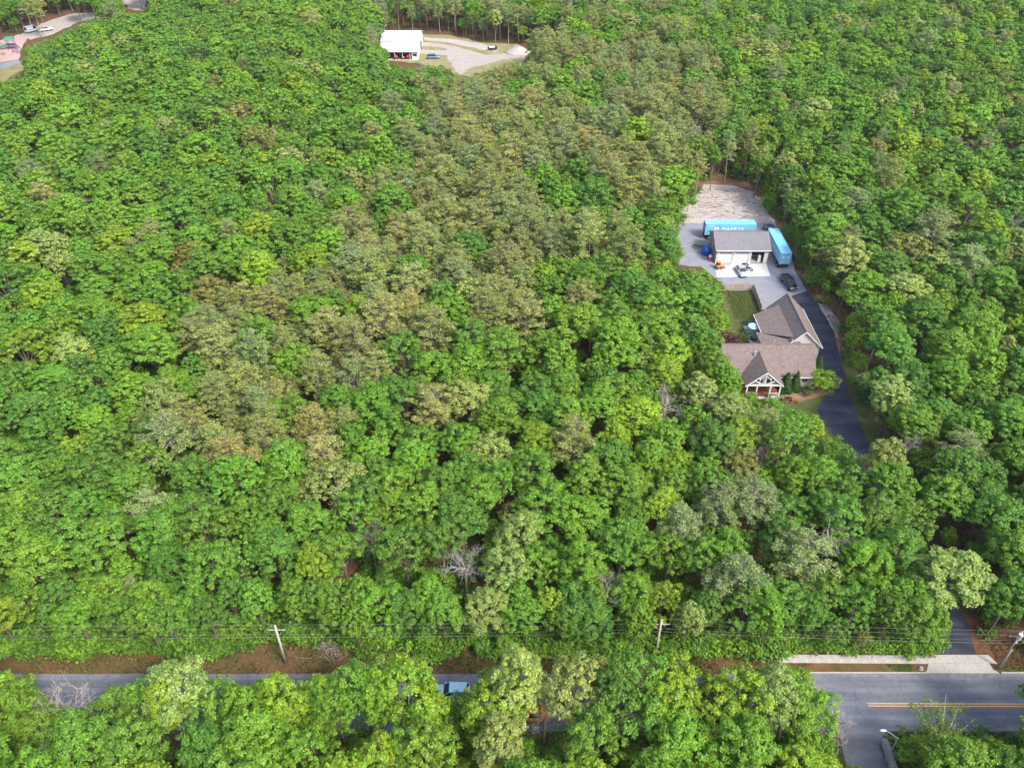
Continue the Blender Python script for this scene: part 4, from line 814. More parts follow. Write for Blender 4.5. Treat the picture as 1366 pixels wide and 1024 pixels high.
def dead_mesh(seed, h=12, spread=1.0, r0=.17):
    r = random.Random(seed); t = MB()
    def grow(p, d, ln, rad, l):
        seg = 3; q = p
        for k in range(seg):
            d2 = (d+Vector((r.gauss(0, .2), r.gauss(0, .2), r.gauss(.04, .12)))).normalized(); e = q+d2*ln/seg
            t.tube(q, e, rad*(1-.5*k/seg), rad*(1-.5*(k+1)/seg), 5 if l < 2 else 3, 0, False)
            if l < 4:
                for _ in range(2 if l < 2 else r.randint(1, 2)):
                    ax = Vector((r.gauss(0, 1), r.gauss(0, 1), r.gauss(.2, .6))).normalized(); grow(e, (d2*.5+ax*.8*spread).normalized(), ln*r.uniform(.45, .7), max(.014, rad*.52*(1-.3*k/seg)), l+1)
            q = e; d = d2
    t.tube((0, 0, -.3), (.1, .1, h*.58), r0, r0*.75, 6, 0, False)
    for k in range(5):
        a = k*1.3+r.uniform(-.3, .3); grow(Vector((.1, .1, h*(.46+.03*k))), Vector((math.cos(a)*.8*spread, math.sin(a)*.8*spread, .75)).normalized(), h*.21, r0*.5, 1)
    return t
DEAD = [dead_mesh(40+i, 12).mesh('branches', M_DEAD, 0, True) for i in range(4)]
BARE = [dead_mesh(60+i, 7, 1.2, .08).mesh('branches', M_DEAD, 0, True) for i in range(2)]

# ------------------------------------------------------------------ where the photo shows open ground (pixel outlines)
def raster(polys):
    H_, W_ = 1030, 1366; yy, xx = np.mgrid[0:H_, 0:W_]; m = np.zeros((H_, W_), bool)
    for P in polys:
        x0, x1 = max(0, int(min(p[0] for p in P))-1), min(W_, int(max(p[0] for p in P))+2); y0, y1 = max(0, int(min(p[1] for p in P))-1), min(H_, int(max(p[1] for p in P))+2)
        X, Y = xx[y0:y1, x0:x1], yy[y0:y1, x0:x1]; ins = np.zeros(X.shape, bool)
        for (ax, ay), (bx, by) in zip(P, P[1:]+P[:1]):
            if ay == by: continue
            c = ((ay > Y) != (by > Y)) & (X < (bx-ax)*(Y-ay)/(by-ay)+ax); ins ^= c
        m[y0:y1, x0:x1] |= ins
    return m
OPEN = [
 [(934, 246), (945, 238), (975, 237), (1000, 246), (1020, 270), (1034, 292), (1044, 306), (1058, 335), (1056, 352), (1070, 366), (1080, 380), (1080, 390), (1093, 402), (1112, 410), (1124, 424), (1117, 448), (1124, 483), (1136, 530), (1157, 572), (1163, 598), (1134, 604), (1128, 591), (1106, 573), (1096, 552), (1088, 543), (1060, 538), (1044, 540), (1040, 527), (1014, 524), (996, 517), (990, 503), (984, 487), (974, 478), (968, 462), (968, 446), (974, 428), (969, 408), (971, 388), (960, 371), (948, 356), (928, 352), (914, 351), (910, 323), (905, 302), (913, 288), (925, 278), (929, 262)],
 [(1034, 873), (1062, 872), (1258, 872), (1266, 838), (1288, 836), (1303, 870), (1332, 873), (1366, 882), (1366, 978), (1330, 975), (1200, 973), (1192, 1030), (1124, 1030), (1122, 990), (1112, 968), (1128, 940), (1112, 912), (1068, 902), (1066, 884)],
 [(0, 874), (62, 864), (118, 868), (150, 862), (210, 870), (206, 895), (132, 902), (120, 930), (48, 930), (44, 902), (0, 898)],
 [(300, 872), (338, 856), (372, 850), (405, 858), (418, 892), (330, 897), (320, 905), (300, 900)],
 [(392, 856), (440, 842), (470, 856), (476, 872), (408, 888)], [(505, 866), (538, 852), (544, 868), (515, 870)], [(936, 862), (986, 862), (982, 886), (944, 884)], [(612, 856), (640, 852), (642, 866), (616, 868)],
 [(518, 57), (512, 44), (566, 40), (604, 46), (640, 54), (662, 62), (690, 58), (702, 66), (700, 78), (672, 82), (645, 92), (615, 97), (604, 90), (592, 82), (566, 84), (520, 80)],
 [(0, 50), (28, 44), (44, 36), (62, 28), (92, 18), (135, 16), (104, 28), (66, 46), (40, 52), (31, 62), (26, 82), (28, 90), (0, 106)],
 [(163, 0), (198, 0), (190, 13), (172, 12)],
 [(355, 835), (372, 830), (384, 870), (372, 880)], [(1322, 838), (1366, 832), (1366, 885), (1326, 893)],
 [(876, 834), (890, 834), (884, 866), (874, 866)], [(716, 955), (728, 953), (726, 972), (716, 972)], [(596, 926), (606, 926), (606, 944), (597, 944)],
]
MASK = raster(OPEN)
def blocked(px, py): 
    ix, iy = int(px), int(py); return 0 <= ix < 1366 and 0 <= iy < 1024 and MASK[iy, ix]
def in_poly(x, y, P):
    c = False
    for (ax, ay), (bx, by) in zip(P, P[1:]+P[:1]):
        if (ay > y) != (by > y) and x < (bx-ax)*(y-ay)/(by-ay)+ax: c = not c
    return c
KEEP = [[(-500, 51.9), (500, 51.4), (500, 62.6), (-500, 62.9)], [(45.4, 52), (45.4, -80), (36.5, -80), (37.5, 52)],
        [(x+(-1.2 if i < 15 else 1.2), y) for i, (x, y) in enumerate(drive_pts)], [(36.8, 115.3), (60, 115.3), (60, 142.4), (47, 142.4), (46, 128), (36.8, 128)],
        [(43, 157), (64.5, 157), (64.5, 181), (43, 181)], [(-3, 308), (20, 312), (20, 333), (-3, 333)], [(-51, 314.5), (-33, 314.5), (-33, 339), (-51, 339)]]
PINEZONE = raster([[(520, 150), (560, 120), (620, 92), (700, 96), (706, 50), (720, 5), (860, 5), (940, 40), (945, 140), (935, 215), (905, 245), (855, 275), (855, 350), (790, 372), (712, 430), (640, 438), (540, 460), (492, 490), (470, 565), (440, 606), (370, 645), (310, 610), (225, 590), (205, 560), (285, 520), (292, 455), (235, 425), (300, 380), (395, 352), (420, 292), (480, 255), (545, 232)]])
GREENHOLE = raster([[(700, 225), (760, 215), (830, 260), (845, 300), (770, 290), (710, 262)], [(720, 330), (850, 350), (820, 400), (720, 385)], [(395, 395), (470, 385), (480, 430), (420, 440)], [(575, 380), (625, 370), (640, 410), (590, 425)], [(740, 110), (800, 100), (800, 150), (750, 150)], [(660, 110), (700, 105), (700, 140), (665, 140)]])
def inz(m, px, py): ix, iy = int(px), int(py); return 0 <= ix < 1366 and 0 <= iy < 1024 and bool(m[iy, ix])

TREES = []; GRID = {}
def near(x, y, r, k):
    gx, gy = int(x//6), int(y//6)
    for a in (-1, 0, 1):
        for b in (-1, 0, 1):
            for (u, v, q) in GRID.get((gx+a, gy+b), ()):
                if (u-x)**2+(v-y)**2 < (k*(q+r))**2: return True
    return False
PAL = {'fresh green': (.142, .292, .032), 'mid green': (.120, .260, .034), 'deep green': (.098, .222, .036), 'bluish green': (.110, .258, .038), 'yellow green': (.195, .335, .030), 'pale green': (.235, .330, .095), 'bronze green': (.19, .22, .06)}
PPAL = {'olive': (.214, .268, .076), 'tan': (.248, .282, .090), 'grey green': (.192, .268, .098), 'russet': (.262, .268, .078)}
def jit(c, k=.12):
    f = random.uniform(1-k, 1+k); return tuple(max(.005, v*f*random.uniform(1-k*.5, 1+k*.5)) for v in c)
def put(x, y, r, h, kind, tn, proto=None, hand=False):
    TREES.append(dict(x=x, y=y, r=r, h=h, kind=kind, tn=tn, proto=proto, hand=hand)); GRID.setdefault((int(x//6), int(y//6)), []).append((x, y, r))
def broad_tint(x, y, px, py):
    n = noise.noise((x*.022, y*.022, 3.1)); u = random.random()
    if y < 53: w = dict(zip(PAL, (.38, .12, .04, .04, .34, .06, .02)))
    elif py < 300 and px < 520: w = dict(zip(PAL, (.42, .28, .10, .10, .05, .04, .01)))
    elif n > .12: w = dict(zip(PAL, (.42, .22, .06, .05, .17, .06, .02)))
    elif n < -.12: w = dict(zip(PAL, (.22, .32, .22, .17, .04, .02, .01)))
    else: w = dict(zip(PAL, (.34, .30, .12, .10, .08, .05, .01)))
    for k, v in w.items():
        u -= v
        if u <= 0: return k
    return 'fresh green'
# hand placed trees: crown centre pixel, crown radius, height, kind, colour
HAND = [(440, 640, 4.6, 13.5, 'b', 'pale green'), (1212, 385, 5.2, 14.5, 'b', 'pale green'), (1262, 762, 4.9, 13.5, 'b', 'pale green'), (95, 470, 4.2, 13, 'b', 'pale green'), (45, 322, 4.0, 13, 'b', 'pale green'),
 (690, 705, 3.6, 13, 'b', 'pale green'), (250, 905, 4.2, 14.5, 'b', 'pale green'), (770, 905, 4.6, 14.5, 'b', 'pale green'), (655, 930, 4.2, 14, 'b', 'yellow green'), (545, 905, 4.4, 14, 'b', 'yellow green'), (1060, 930, 4.2, 14, 'b', 'fresh green'), (950, 940, 4.4, 14, 'b', 'yellow green'),
 (956, 486, 3.3, 14, 'b', 'fresh green'), (942, 453, 3.2, 14, 'b', 'mid green'), (970, 510, 2.8, 12.5, 'b', 'fresh green'), (950, 425, 2.8, 12, 'b', 'fresh green'), (935, 520, 3.3, 13, 'b', 'pale green'), (1025, 572, 3.1, 13, 'p', 'olive'), (1010, 665, 3.6, 14, 'p', 'grey green'), (1062, 745, 3.8, 14, 'p', 'grey green'), (910, 705, 3.0, 13, 'p', 'grey green'), (980, 770, 3.2, 14, 'p', 'grey green'), (1140, 272, 4.0, 14, 'p', 'grey green'), (1292, 350, 4.0, 14, 'p', 'grey green'), (578, 540, 3.8, 13.5, 'p', 'tan'), (242, 556, 3.4, 13, 'p', 'tan'), (45, 235, 3.6, 14, 'p', 'grey green'), (62, 262, 3.0, 14, 'p', 'tan'), (1310, 200, 3.8, 14, 'p', 'grey green'),
 (790, 300, 3.4, 15.5, 'p', 'olive'), (832, 305, 3.3, 15.5, 'p', 'olive'), (735, 330, 3.4, 14.5, 'p', 'grey green'), (690, 330, 3.2, 14.5, 'p', 'olive'), (640, 410, 3.4, 14, 'p', 'tan'), (690, 395, 3.2, 14, 'p', 'tan'), (545, 410, 3, 13, 'p', 'russet'), (650, 190, 3, 13.5, 'p', 'russet'),
 (1000, 185, 2.8, 15.5, 'p', 'olive'), (975, 195, 2.6, 15, 'p', 'grey green'), (955, 205, 2.4, 14, 'b', 'mid green'), (1015, 215, 2.6, 14, 'b', 'mid green'), (1350, 295, 2.4, 13, 'd', ''), (888, 535, 3.2, 11, 'd', ''), (1110, 722, 2.4, 13, 'd', ''), (620, 752, 2.7, 11, 'd', ''), (95, 925, 3.0, 12, 'd', ''), (495, 715, 2, 10.5, 'd', ''), (815, 790, 2.4, 10, 'd', ''), (725, 895, 2.0, 9, 'd', ''), (1010, 605, 1.8, 10, 'd', ''), (1215, 590, 1.6, 10, 'd', ''), (930, 180, 2, 14, 'd', ''), (725, 50, 2.2, 13, 'd', '')]
for px, py, r_, h_, k_, tn in HAND:
    x, y = G(px, py, h_*(.72 if k_ == 'b' else .7)); 
    if 50.9 < y < 64 and k_ != 'd': y = 51.3; h_ = 16.5
    if k_ == 'd' and 51.6 < y < 60.5: y = 51.0
    if k_ == 'd': h_ *= 1.08
    put(x, y, r_, h_, k_, tn, None, True)
    if k_ == 'd': GRID[(int(x//6), int(y//6))].append((x, y-2.2, 1.6)); GRID.setdefault((int(x//6), int((y-4)//6)), []).append((x, y-4, 1.2))
# sparse tree leaning over the road at the lower right
x, y = G(1268, 985, 7.0); SPARSE = (x, min(y, 50.6))
def fits(x, y, r, h):
    if any(in_poly(x, y, P) for P in KEEP): return False
    bx, by, _ = PIX(x, y, 0)
    if blocked(bx, by): return False
    for (wx, wy) in ((601, 936), (714, 952)):
        cx, cy, s = PIX(x, y, .7*h)
        if math.hypot(cx-wx, cy-wy) < r*s*.9: return False
    for zz, rr in ((.80*h, .92), (.60*h, .98), (.45*h, .85), (.97*h, .35)):
        cx, cy, s = PIX(x, y, zz); q = r*s*rr; fl = .72
        if blocked(cx, cy): return False
        for a in range(10):
            t = a*.6283
            if blocked(cx+q*math.cos(t), cy+q*fl*math.sin(t)): return False
    return True
def lim(y): return 24+abs(y*CP+80*SP)*683/FPX
def throw(n, r0, r1, k, ymax=475, ymin=22, hm=1.0):
    for _ in range(n):
        # sample the visible trapezium evenly in area
        y = random.uniform(ymin, ymax); X = lim(y)
        x = random.uniform(-1, 1)*X
        if random.random() > X/lim(ymax) and ymax > 300: continue
        r = random.uniform(r0, r1)
        if near(x, y, r, k): continue
        px, py, s = PIX(x, y, 10)
        pz = inz(PINEZONE, px+random.gauss(0, 20), py+random.gauss(0, 14)) and not inz(GREENHOLE, px, py); u = random.random()
        edge = 1015 < px < 1366 and 30 < py < 340
        kind = 'p' if (u < .90 if pz else u < (.10 if edge else .025) if py < 560 else u < .02) else 'b'
        if py < 60 and 480 < px < 960: kind = 'p' if u < .35 else 'b'
        h = (r*1.3+8.6)*random.uniform(.9, 1.1) if r > 2.3 else r*random.uniform(3.6, 4.6)
        if kind == 'p': r *= .84; h = max(h, 9.5)*random.uniform(.95, 1.12)
        h *= hm
        if not fits(x, y, r, h): continue
        tn = broad_tint(x, y, px, py) if kind == 'b' else random.choices(list(PPAL), (.5, .22, .2, .08))[0]
        if kind == 'p' and not pz: tn = random.choices(list(PPAL), (.3, .1, .6, 0))[0]
        put(x, y, r, h, kind, tn)

def fit_row(n, x0, x1, y0, y1, r0, r1, hs_, k):      # road side rows: the tallest crown that still leaves the open ground in view
    for _ in range(n):
        x, y, r = random.uniform(x0, x1), random.uniform(y0, y1), random.uniform(r0, r1)
        if near(x, y, r, k): continue
        for h in hs_:
            if fits(x, y, r, h*1.0):
                px, py, s = PIX(x, y, h*.7); put(x, y, r, h*random.uniform(.97, 1.0), 'b', broad_tint(x, y, px, py)); break
fit_row(3000, -72, 38, 50.2, 51.85, 3.2, 4.6, (17.5, 17, 16.5, 16, 15.5, 15, 14.5, 14, 13.5, 13, 12.5, 12), .40)
fit_row(2500, -72, 38, 49, 51.85, 2.0, 3.2, (16, 15, 14.5, 14, 13.5, 13, 12.5, 12, 11, 10, 9, 8), .42)
fit_row(2500, -80, 54, 63.0, 67, 2.2, 3.6, (11, 10, 9, 8, 7), .52)
throw(6000, 3.2, 4.6, .60, 52, 26, 1.1); throw(6000, 3.0, 4.4, .64, 110, 60); throw(9000, 4.2, 5.2, .78); throw(60000, 3.0, 4.4, .71); throw(60000, 2.2, 3.2, .67, 475, 22, .97); throw(60000, 1.5, 2.3, .62, 475, 22, .85)
# extra edge trees: fill right up to the clearings and roads, small crowns
throw(40000, 1.1, 1.9, .60, 215); throw(6000, 1.2, 2.2, .55, 75, 60); throw(4000, 1.4, 2.4, .55, 52, 30)

# ------------------------------------------------------------------ build the trees: individuals first, the rest as woods
for t in TREES:
    px, py, s = PIX(t['x'], t['y'], t['h']*.7); t['px'], t['py'] = px, py; t['size'] = t['r']*s if (-10 < px < 1376 and -10 < py < 1050) else 0
def zone(t):
    if t['y'] < 53: return 'in the row south of the road'
    if t['y'] < 74: return 'at the wood edge along the road verge'
    if 36 < t['x'] < 80 and 95 < t['y'] < 200: return 'around the house and garage clearing'
    if t['x'] > 45 and t['y'] < 100: return 'beside the lower driveway'
    if t['y'] > 180: return 'in the far wood'
    return 'in the wood west of the house'
MARKS = [((-29, 62), 9, 'behind the leaning utility pole'), ((18.6, 62.7), 9, 'around the pole in the undergrowth'), ((62.5, 61), 9, 'by the transformer pole'), ((44, 63), 10, 'behind the concrete sidewalk'), ((44, 50), 6, 'by the street lamp and log'),
 ((45, 112), 9, 'in front of the porch'), ((36, 122), 9, 'against the west end of the house'), ((43, 148), 8, 'west of the fenced lawn'), ((41, 165), 9, 'west of the garage yard'), ((53, 203), 14, 'behind the sandy clearing'), ((67, 165), 8, 'east of the standing container'), ((69, 140), 9, 'east of the driveway bend'), ((52, 106), 9, 'on the front lawn side of the driveway'), ((64, 108), 8, 'east of the driveway turn'), ((-42, 308), 14, 'in front of the white barn'), ((-10, 312), 16, 'beside the barn drive'), ((-185, 335), 30, 'beside the playground')]
ZS = {'in the row south of the road': 'south of the road', 'at the wood edge along the road verge': 'along the verge', 'around the house and garage clearing': 'near the clearing', 'beside the lower driveway': 'by the driveway', 'in the far wood': 'in the far wood', 'in the wood west of the house': 'west of the house'}
def zone2(t):
    best = [(math.dist(c, (t['x'], t['y']))/r, w) for c, r, w in MARKS]; best.sort()
    if best[0][0] < 1: return best[0][1]
    nb = [q for q in TREES if q is not t and abs(q['x']-t['x']) < 9 and abs(q['y']-t['y']) < 9]
    z = zone(t)
    if any(q['kind'] == 'd' and math.dist((q['x'], q['y']), (t['x'], t['y'])) < 7 for q in nb): return 'next to a dead tree '+ZS[z]
    if t['kind'] == 'b':
        if any(q['tn'] == 'pale green' and q['kind'] == 'b' and q['r'] > 3 for q in nb): return 'next to a pale crown '+ZS[z]
        if sum(q['kind'] == 'p' for q in nb) > len(nb)*.4: return 'among pines '+ZS[z]
    elif sum(q['kind'] == 'b' for q in nb) > len(nb)*.6: return 'among broadleaf trees '+ZS[z]
    return z
def size_word(t): return 'broad' if t['r'] > 3.6 else 'small' if t['r'] < 2.3 else 'round'
REST = {'b': [], 'p': []}; CNT = {'b': 0, 'p': 0, 'd': 0}
for t in sorted(TREES, key=lambda q: -q['size'] - (100 if q['hand'] else 0)):
    k = t['kind']
    if k != 'd' and (CNT[k] >= 300 or t['size'] == 0): REST[k].append(t); continue
    CNT[k] += 1; t['z'] = zone2(t) if k != 'd' else zone(t); rz = random.uniform(0, 6.28)
    if k == 'b':
        i = random.randrange(9) if not t['hand'] else random.randrange(7); lab = f"{size_word(t)} {t['tn']} broadleaf tree {t['z']}"
        o = thing('broadleaf_tree', lab, 'tree', (t['x'], t['y'], 0), rz, f"{size_word(t)} {t['tn']} broadleaf trees {t['z']}"); sc = (t['r']/3.5, t['r']/3.5, t['h']/12.6); sc = (sc[0]*random.uniform(.9, 1.12), sc[1]*random.uniform(.9, 1.12), sc[2]); o.rotation_euler = (random.gauss(0, .04), random.gauss(0, .04), rz); parts = ((BROAD_TR[i], 'trunk'), (BROAD_HI[i], 'crown')); c = jit(PAL[t['tn']])
    elif k == 'p':
        i = random.randrange(7); lab = f"{size_word(t)} {t['tn']} pine tree {t['z']}"
        o = thing('pine_tree', lab, 'pine tree', (t['x'], t['y'], 0), rz, f"{size_word(t)} {t['tn']} pine trees {t['z']}"); sc = (t['r']/2.9, t['r']/2.9, t['h']/14.3); sc = (sc[0]*random.uniform(.88, 1.12), sc[1]*random.uniform(.88, 1.12), sc[2]); o.rotation_euler = (random.gauss(0, .05), random.gauss(0, .05), rz); parts = ((PINE_TR[i], 'trunk'), (PINE_HI[i], 'crown')); c = jit(PPAL[t['tn']])
    else:
        lab = f"bare grey dead tree {zone(t)}"; o = thing('dead_tree', lab, 'dead tree', (t['x'], t['y'], 0), rz, 'bare dead trees '+zone(t)); q = t['r']/2.6; sc = (q, q, t['h']/12); parts = ((DEAD[CNT['d'] % 4], 'branches'),); c = None
    for me, nm in parts:
        ch = link(nm, me, o); ch.scale = sc
        if nm == 'crown': ch['tint'] = c
def woods(name, label, cat, pts, protos):
    """one object: points that carry tree instances through geometry nodes"""
    n = len(pts); me = bpy.data.meshes.new(name); me.from_pydata([p['co'] for p in pts], [], [])
    for nm, ty, key in (('scl', 'FLOAT_VECTOR', 'vector'), ('rotz', 'FLOAT', 'value'), ('proto', 'INT', 'value'), ('tint', 'FLOAT_VECTOR', 'vector')):
        a = me.attributes.new(nm, ty, 'POINT'); a.data.foreach_set(key, np.array([p[nm] for p in pts], dtype=np.int32 if ty == 'INT' else np.float32).ravel())
    o = tag(link(name, me), label, cat, kind='stuff')
    ng = bpy.data.node_groups.new(name, 'GeometryNodeTree'); ng.interface.new_socket('Geometry', in_out='INPUT', socket_type='NodeSocketGeometry'); ng.interface.new_socket('Geometry', in_out='OUTPUT', socket_type='NodeSocketGeometry')
    N, L = ng.nodes, ng.links; gi, go = N.new('NodeGroupInput'), N.new('NodeGroupOutput'); ip = N.new('GeometryNodeInstanceOnPoints'); jn = N.new('GeometryNodeJoinGeometry')
    for p in reversed(protos):
        oi = N.new('GeometryNodeObjectInfo'); oi.inputs['Object'].default_value = p; oi.inputs['As Instance'].default_value = True; L.new(oi.outputs['Geometry'], jn.inputs[0])
    def attr(nm, ty): a = N.new('GeometryNodeInputNamedAttribute'); a.data_type = ty; a.inputs[0].default_value = nm; return a.outputs[0]
    cb = N.new('ShaderNodeCombineXYZ'); L.new(attr('rotz', 'FLOAT'), cb.inputs[2])
    L.new(gi.outputs[0], ip.inputs['Points']); L.new(jn.outputs[0], ip.inputs['Instance']); ip.inputs['Pick Instance'].default_value = True
    L.new(attr('proto', 'INT'), ip.inputs['Instance Index']); L.new(cb.outputs[0], ip.inputs['Rotation']); L.new(attr('scl', 'FLOAT_VECTOR'), ip.inputs['Scale']); L.new(ip.outputs[0], go.inputs[0])
    o.modifiers.new('woods', 'NODES').node_group = ng; return o
def joined(name, crown, trunk):
    bm = bmesh.new(); bm.from_mesh(crown); n = len(bm.faces); bm.from_mesh(trunk); bm.faces.ensure_lookup_table()
    for f in bm.faces[n:]: f.material_index = 1
    me = bpy.data.meshes.new(name); bm.to_mesh(me); bm.free(); me.materials.append(crown.materials[0]); me.materials.append(trunk.materials[0]); return bpy.data.objects.new(name, me)
def rows(lst, pal, rs, hs_, np_): return [dict(co=(t['x'], t['y'], 0), scl=(t['r']/rs*random.uniform(.88, 1.12), t['r']/rs*random.uniform(.88, 1.12), t['h']/hs_), rotz=random.uniform(0, 6.28), proto=random.randrange(np_), tint=jit(pal[t['tn']])) for t in lst]
woods('broadleaf_wood', 'green broadleaf wood stretching away beyond the nearer trees', 'wood', rows(REST['b'], PAL, 3.5, 12.6, 9), [joined('broadleaf_far', BROAD_LO[i], BROAD_TR[i]) for i in range(9)])
woods('pine_wood', 'olive pine wood in the far middle of the forest', 'wood', rows(REST['p'], PPAL, 2.9, 14.3, 7), [joined('pine_far', PINE_LO[i], PINE_TR[i]) for i in range(7)])
print('TREES', len(TREES), CNT, {k: len(v) for k, v in REST.items()})
# undergrowth
ug = []
for _ in range(26000):
    y = 22+195*random.random()**.8; x = random.uniform(-1, 1)*lim(y)
    if any(in_poly(x, y, P) for P in KEEP): continue
    px, py, s = PIX(x, y, .8)
    if blocked(px, py) or blocked(px, py-8): continue
    if y > 62 and noise.noise((x*.15, y*.15, 8)) < -.05: continue
    r = random.uniform(.5, 1.25); ug.append(dict(co=(x, y, 0), scl=(r, r, r*random.uniform(.7, 1.3)), rotz=random.uniform(0, 6.28), proto=random.randrange(4), tint=jit(random.choice((PAL['deep green'], PAL['mid green'], PAL['fresh green'])))))
for _ in range(1000):
    x = random.uniform(-75, 36); y = 63.2+abs(random.gauss(0, 2.6)); px, py, s = PIX(x, y, .5)
    if blocked(px, py): continue
    r = random.uniform(.5, 1.5); ug.append(dict(co=(x, y, 0), scl=(r, r, r*random.uniform(.8, 1.5)), rotz=random.uniform(0, 6.28), proto=random.randrange(4), tint=jit(random.choice((PAL['deep green'], PAL['mid green'], PAL['fresh green'])))))
for _ in range(420):
    x = random.uniform(34, 57); y = 63.7+abs(random.gauss(0, 1.6)); px, py, s = PIX(x, y, .2)
    if blocked(px, py) or in_poly(x, y, KEEP[2]): continue
    r = random.uniform(.4, 1.1); ug.append(dict(co=(x, y, 0), scl=(r, r, r*random.uniform(.8, 1.5)), rotz=random.uniform(0, 6.28), proto=random.randrange(4), tint=jit(random.choice((PAL['deep green'], PAL['mid green'], PAL['fresh green'])))))
woods('undergrowth', 'low green undergrowth on the forest floor', 'undergrowth', ug, [bpy.data.objects.new('undergrowth_clump', m) for m in SHRUB])

# ------------------------------------------------------------------ planted shrubs at the house
def plant(name, label, cat, x, y, me, sc, tint, nm='foliage', group=None):
    o = thing(name, label, cat, (x, y, 0), random.uniform(0, 6), group); c = link(nm, me, o); c.scale = sc; c['tint'] = tint; MB().tube((0, 0, -.1), (0, 0, sc[2]*.5), .05, .03, 6).build('stem', M_BARK, o); return o
plant('conical_evergreen', 'taller conical evergreen shrub beside the porch corner', 'evergreen shrub', 49.9, 118.3, CONIFER, (1.45, 1.45, 1.12), (.035, .095, .022)); plant('conical_evergreen', 'slimmer conical evergreen shrub between porch corner and window', 'evergreen shrub', 51.7, 118.5, CONIFER, (1.15, 1.15, 1.15), (.04, .10, .022))
plant('round_shrub', 'low dark green shrub under the front window', 'shrub', 53.4, 117.6, SHRUB[0], (.9, .9, 1.0), (.05, .10, .03)); plant('tall_shrub', 'tall dark green shrub between house end and driveway', 'shrub', 57.0, 122.6, CONIFER, (1.6, 1.6, 1.25), (.045, .105, .03))
plant('red_shrub', 'dark red leaved shrub in the mulch bed by the porch', 'shrub', 49.3, 114.9, SHRUB[1], (1.0, 1.0, .85), (.095, .012, .016)); plant('red_shrub', 'dark purple leaved shrub behind the house roof', 'shrub', 42.6, 130.4, SHRUB[2], (2.2, 2.0, 2.0), (.06, .018, .03))
plant('flowering_shrub', 'small orange flowering shrub in the mulch bed', 'shrub', 51.0, 114.9, SHRUB[3], (.45, .45, .5), (.35, .16, .03)); plant('small_shrub', 'small green shrub behind the patio chairs', 'shrub', 46.3, 135.0, SHRUB[0], (.9, .9, 1.0), (.08, .14, .03))
rr_ = np.random.default_rng(31); lb = [(np.array((0, 0, 2.5)), 1.5)]+[(np.array((1.25*math.cos(a), 1.25*math.sin(a), 1.9+.5*math.sin(a*3))), 1.15) for a in np.linspace(0, 5.4, 7)]
C, N, K = lobes_to_leaves(lb, rr_, 16, 30, .3, -.5, .7); BALL = leaf_mesh('crown', C, N, .2, .14, K, M_LEAF, rr_); x, y = G(1099, 508, 2.2)
plant('ornamental_tree', 'dense round bright green tree at the house corner beside the driveway', 'tree', x, y, BALL, (1.18, 1.18, 1.15), (.20, .36, .03), 'crown')
# sparse tree over the road
o = thing('young_tree', 'sparse young tree with bare twigs reaching over the yellow line', 'tree', (SPARSE[0], SPARSE[1], 0))
rs_ = np.random.default_rng(9); tm = MB(); C, N, K = [], [], []
tips = [(1222, 940, 7.5), (1240, 930, 7.5), (1258, 950, 7.5), (1262, 925, 8), (1282, 935, 7.5), (1300, 958, 6.5), (1230, 962, 6.5), (1275, 965, 7.5), (1250, 975, 7.0), (1222, 983, 6), (1290, 985, 6.5), (1265, 1000, 6.5), (1310, 1000, 6)]
base = Vector((SPARSE[0], SPARSE[1], 0)); fork = base+Vector((0, .3, 3.2)); tm.tube((0, 0, -.2), fork-base, .15, .11, 7, 0, False)
for k, (u, v, z) in enumerate(tips):
    e = Vector((*G(u, v, z), z))-base; s = fork-base; m_ = s.lerp(e, .5)+Vector((0, 0, .35)); tm.tube(s, m_, .06, .04, 5, 0, False); tm.tube(m_, e, .04, .012, 4, 0, False)
    for q in range(14):
        w_ = .35+.65*rs_.uniform(); p = Vector(m_).lerp(e, w_) if rs_.uniform() < .75 else s.lerp(Vector(m_), w_); d = Vector(rs_.normal(size=3)); d.z = abs(d.z)*.4; d = d.normalized()*rs_.uniform(.4, 1.0); tm.tube(p, p+d, .012, .005, 3, 0, False)
        if q < (9 if k not in (3, 5) else 3):
            c_ = np.array(p+d*.8); m2 = 22; C.append(c_+rs_.normal(size=(m2, 3))*.22); N.append(np.array((0, 0, .7))+rs_.normal(size=(m2, 3))*.5); K.append(np.full(m2, rs_.uniform()))
tm.build('trunk', M_DEAD, o, 0, True); c = link('crown', leaf_mesh('crown', *map(np.concatenate, (C, N)), .22, .15, np.concatenate(K), M_LEAF, rs_), o); c['tint'] = (.13, .22, .02)
# bare twigs at the side of the big tree by the junction
for k, (u, v) in enumerate(((1105, 925), (1112, 968))):
    x, y = G(u, v, 5); o = thing('bare_sapling', 'bare pale sapling at the road end of the tree row' if k == 0 else 'bare pale sapling beside the side road junction', 'sapling', (x, min(y, 51.2)-.4*k, 0)); link('branches', BARE[k], o)

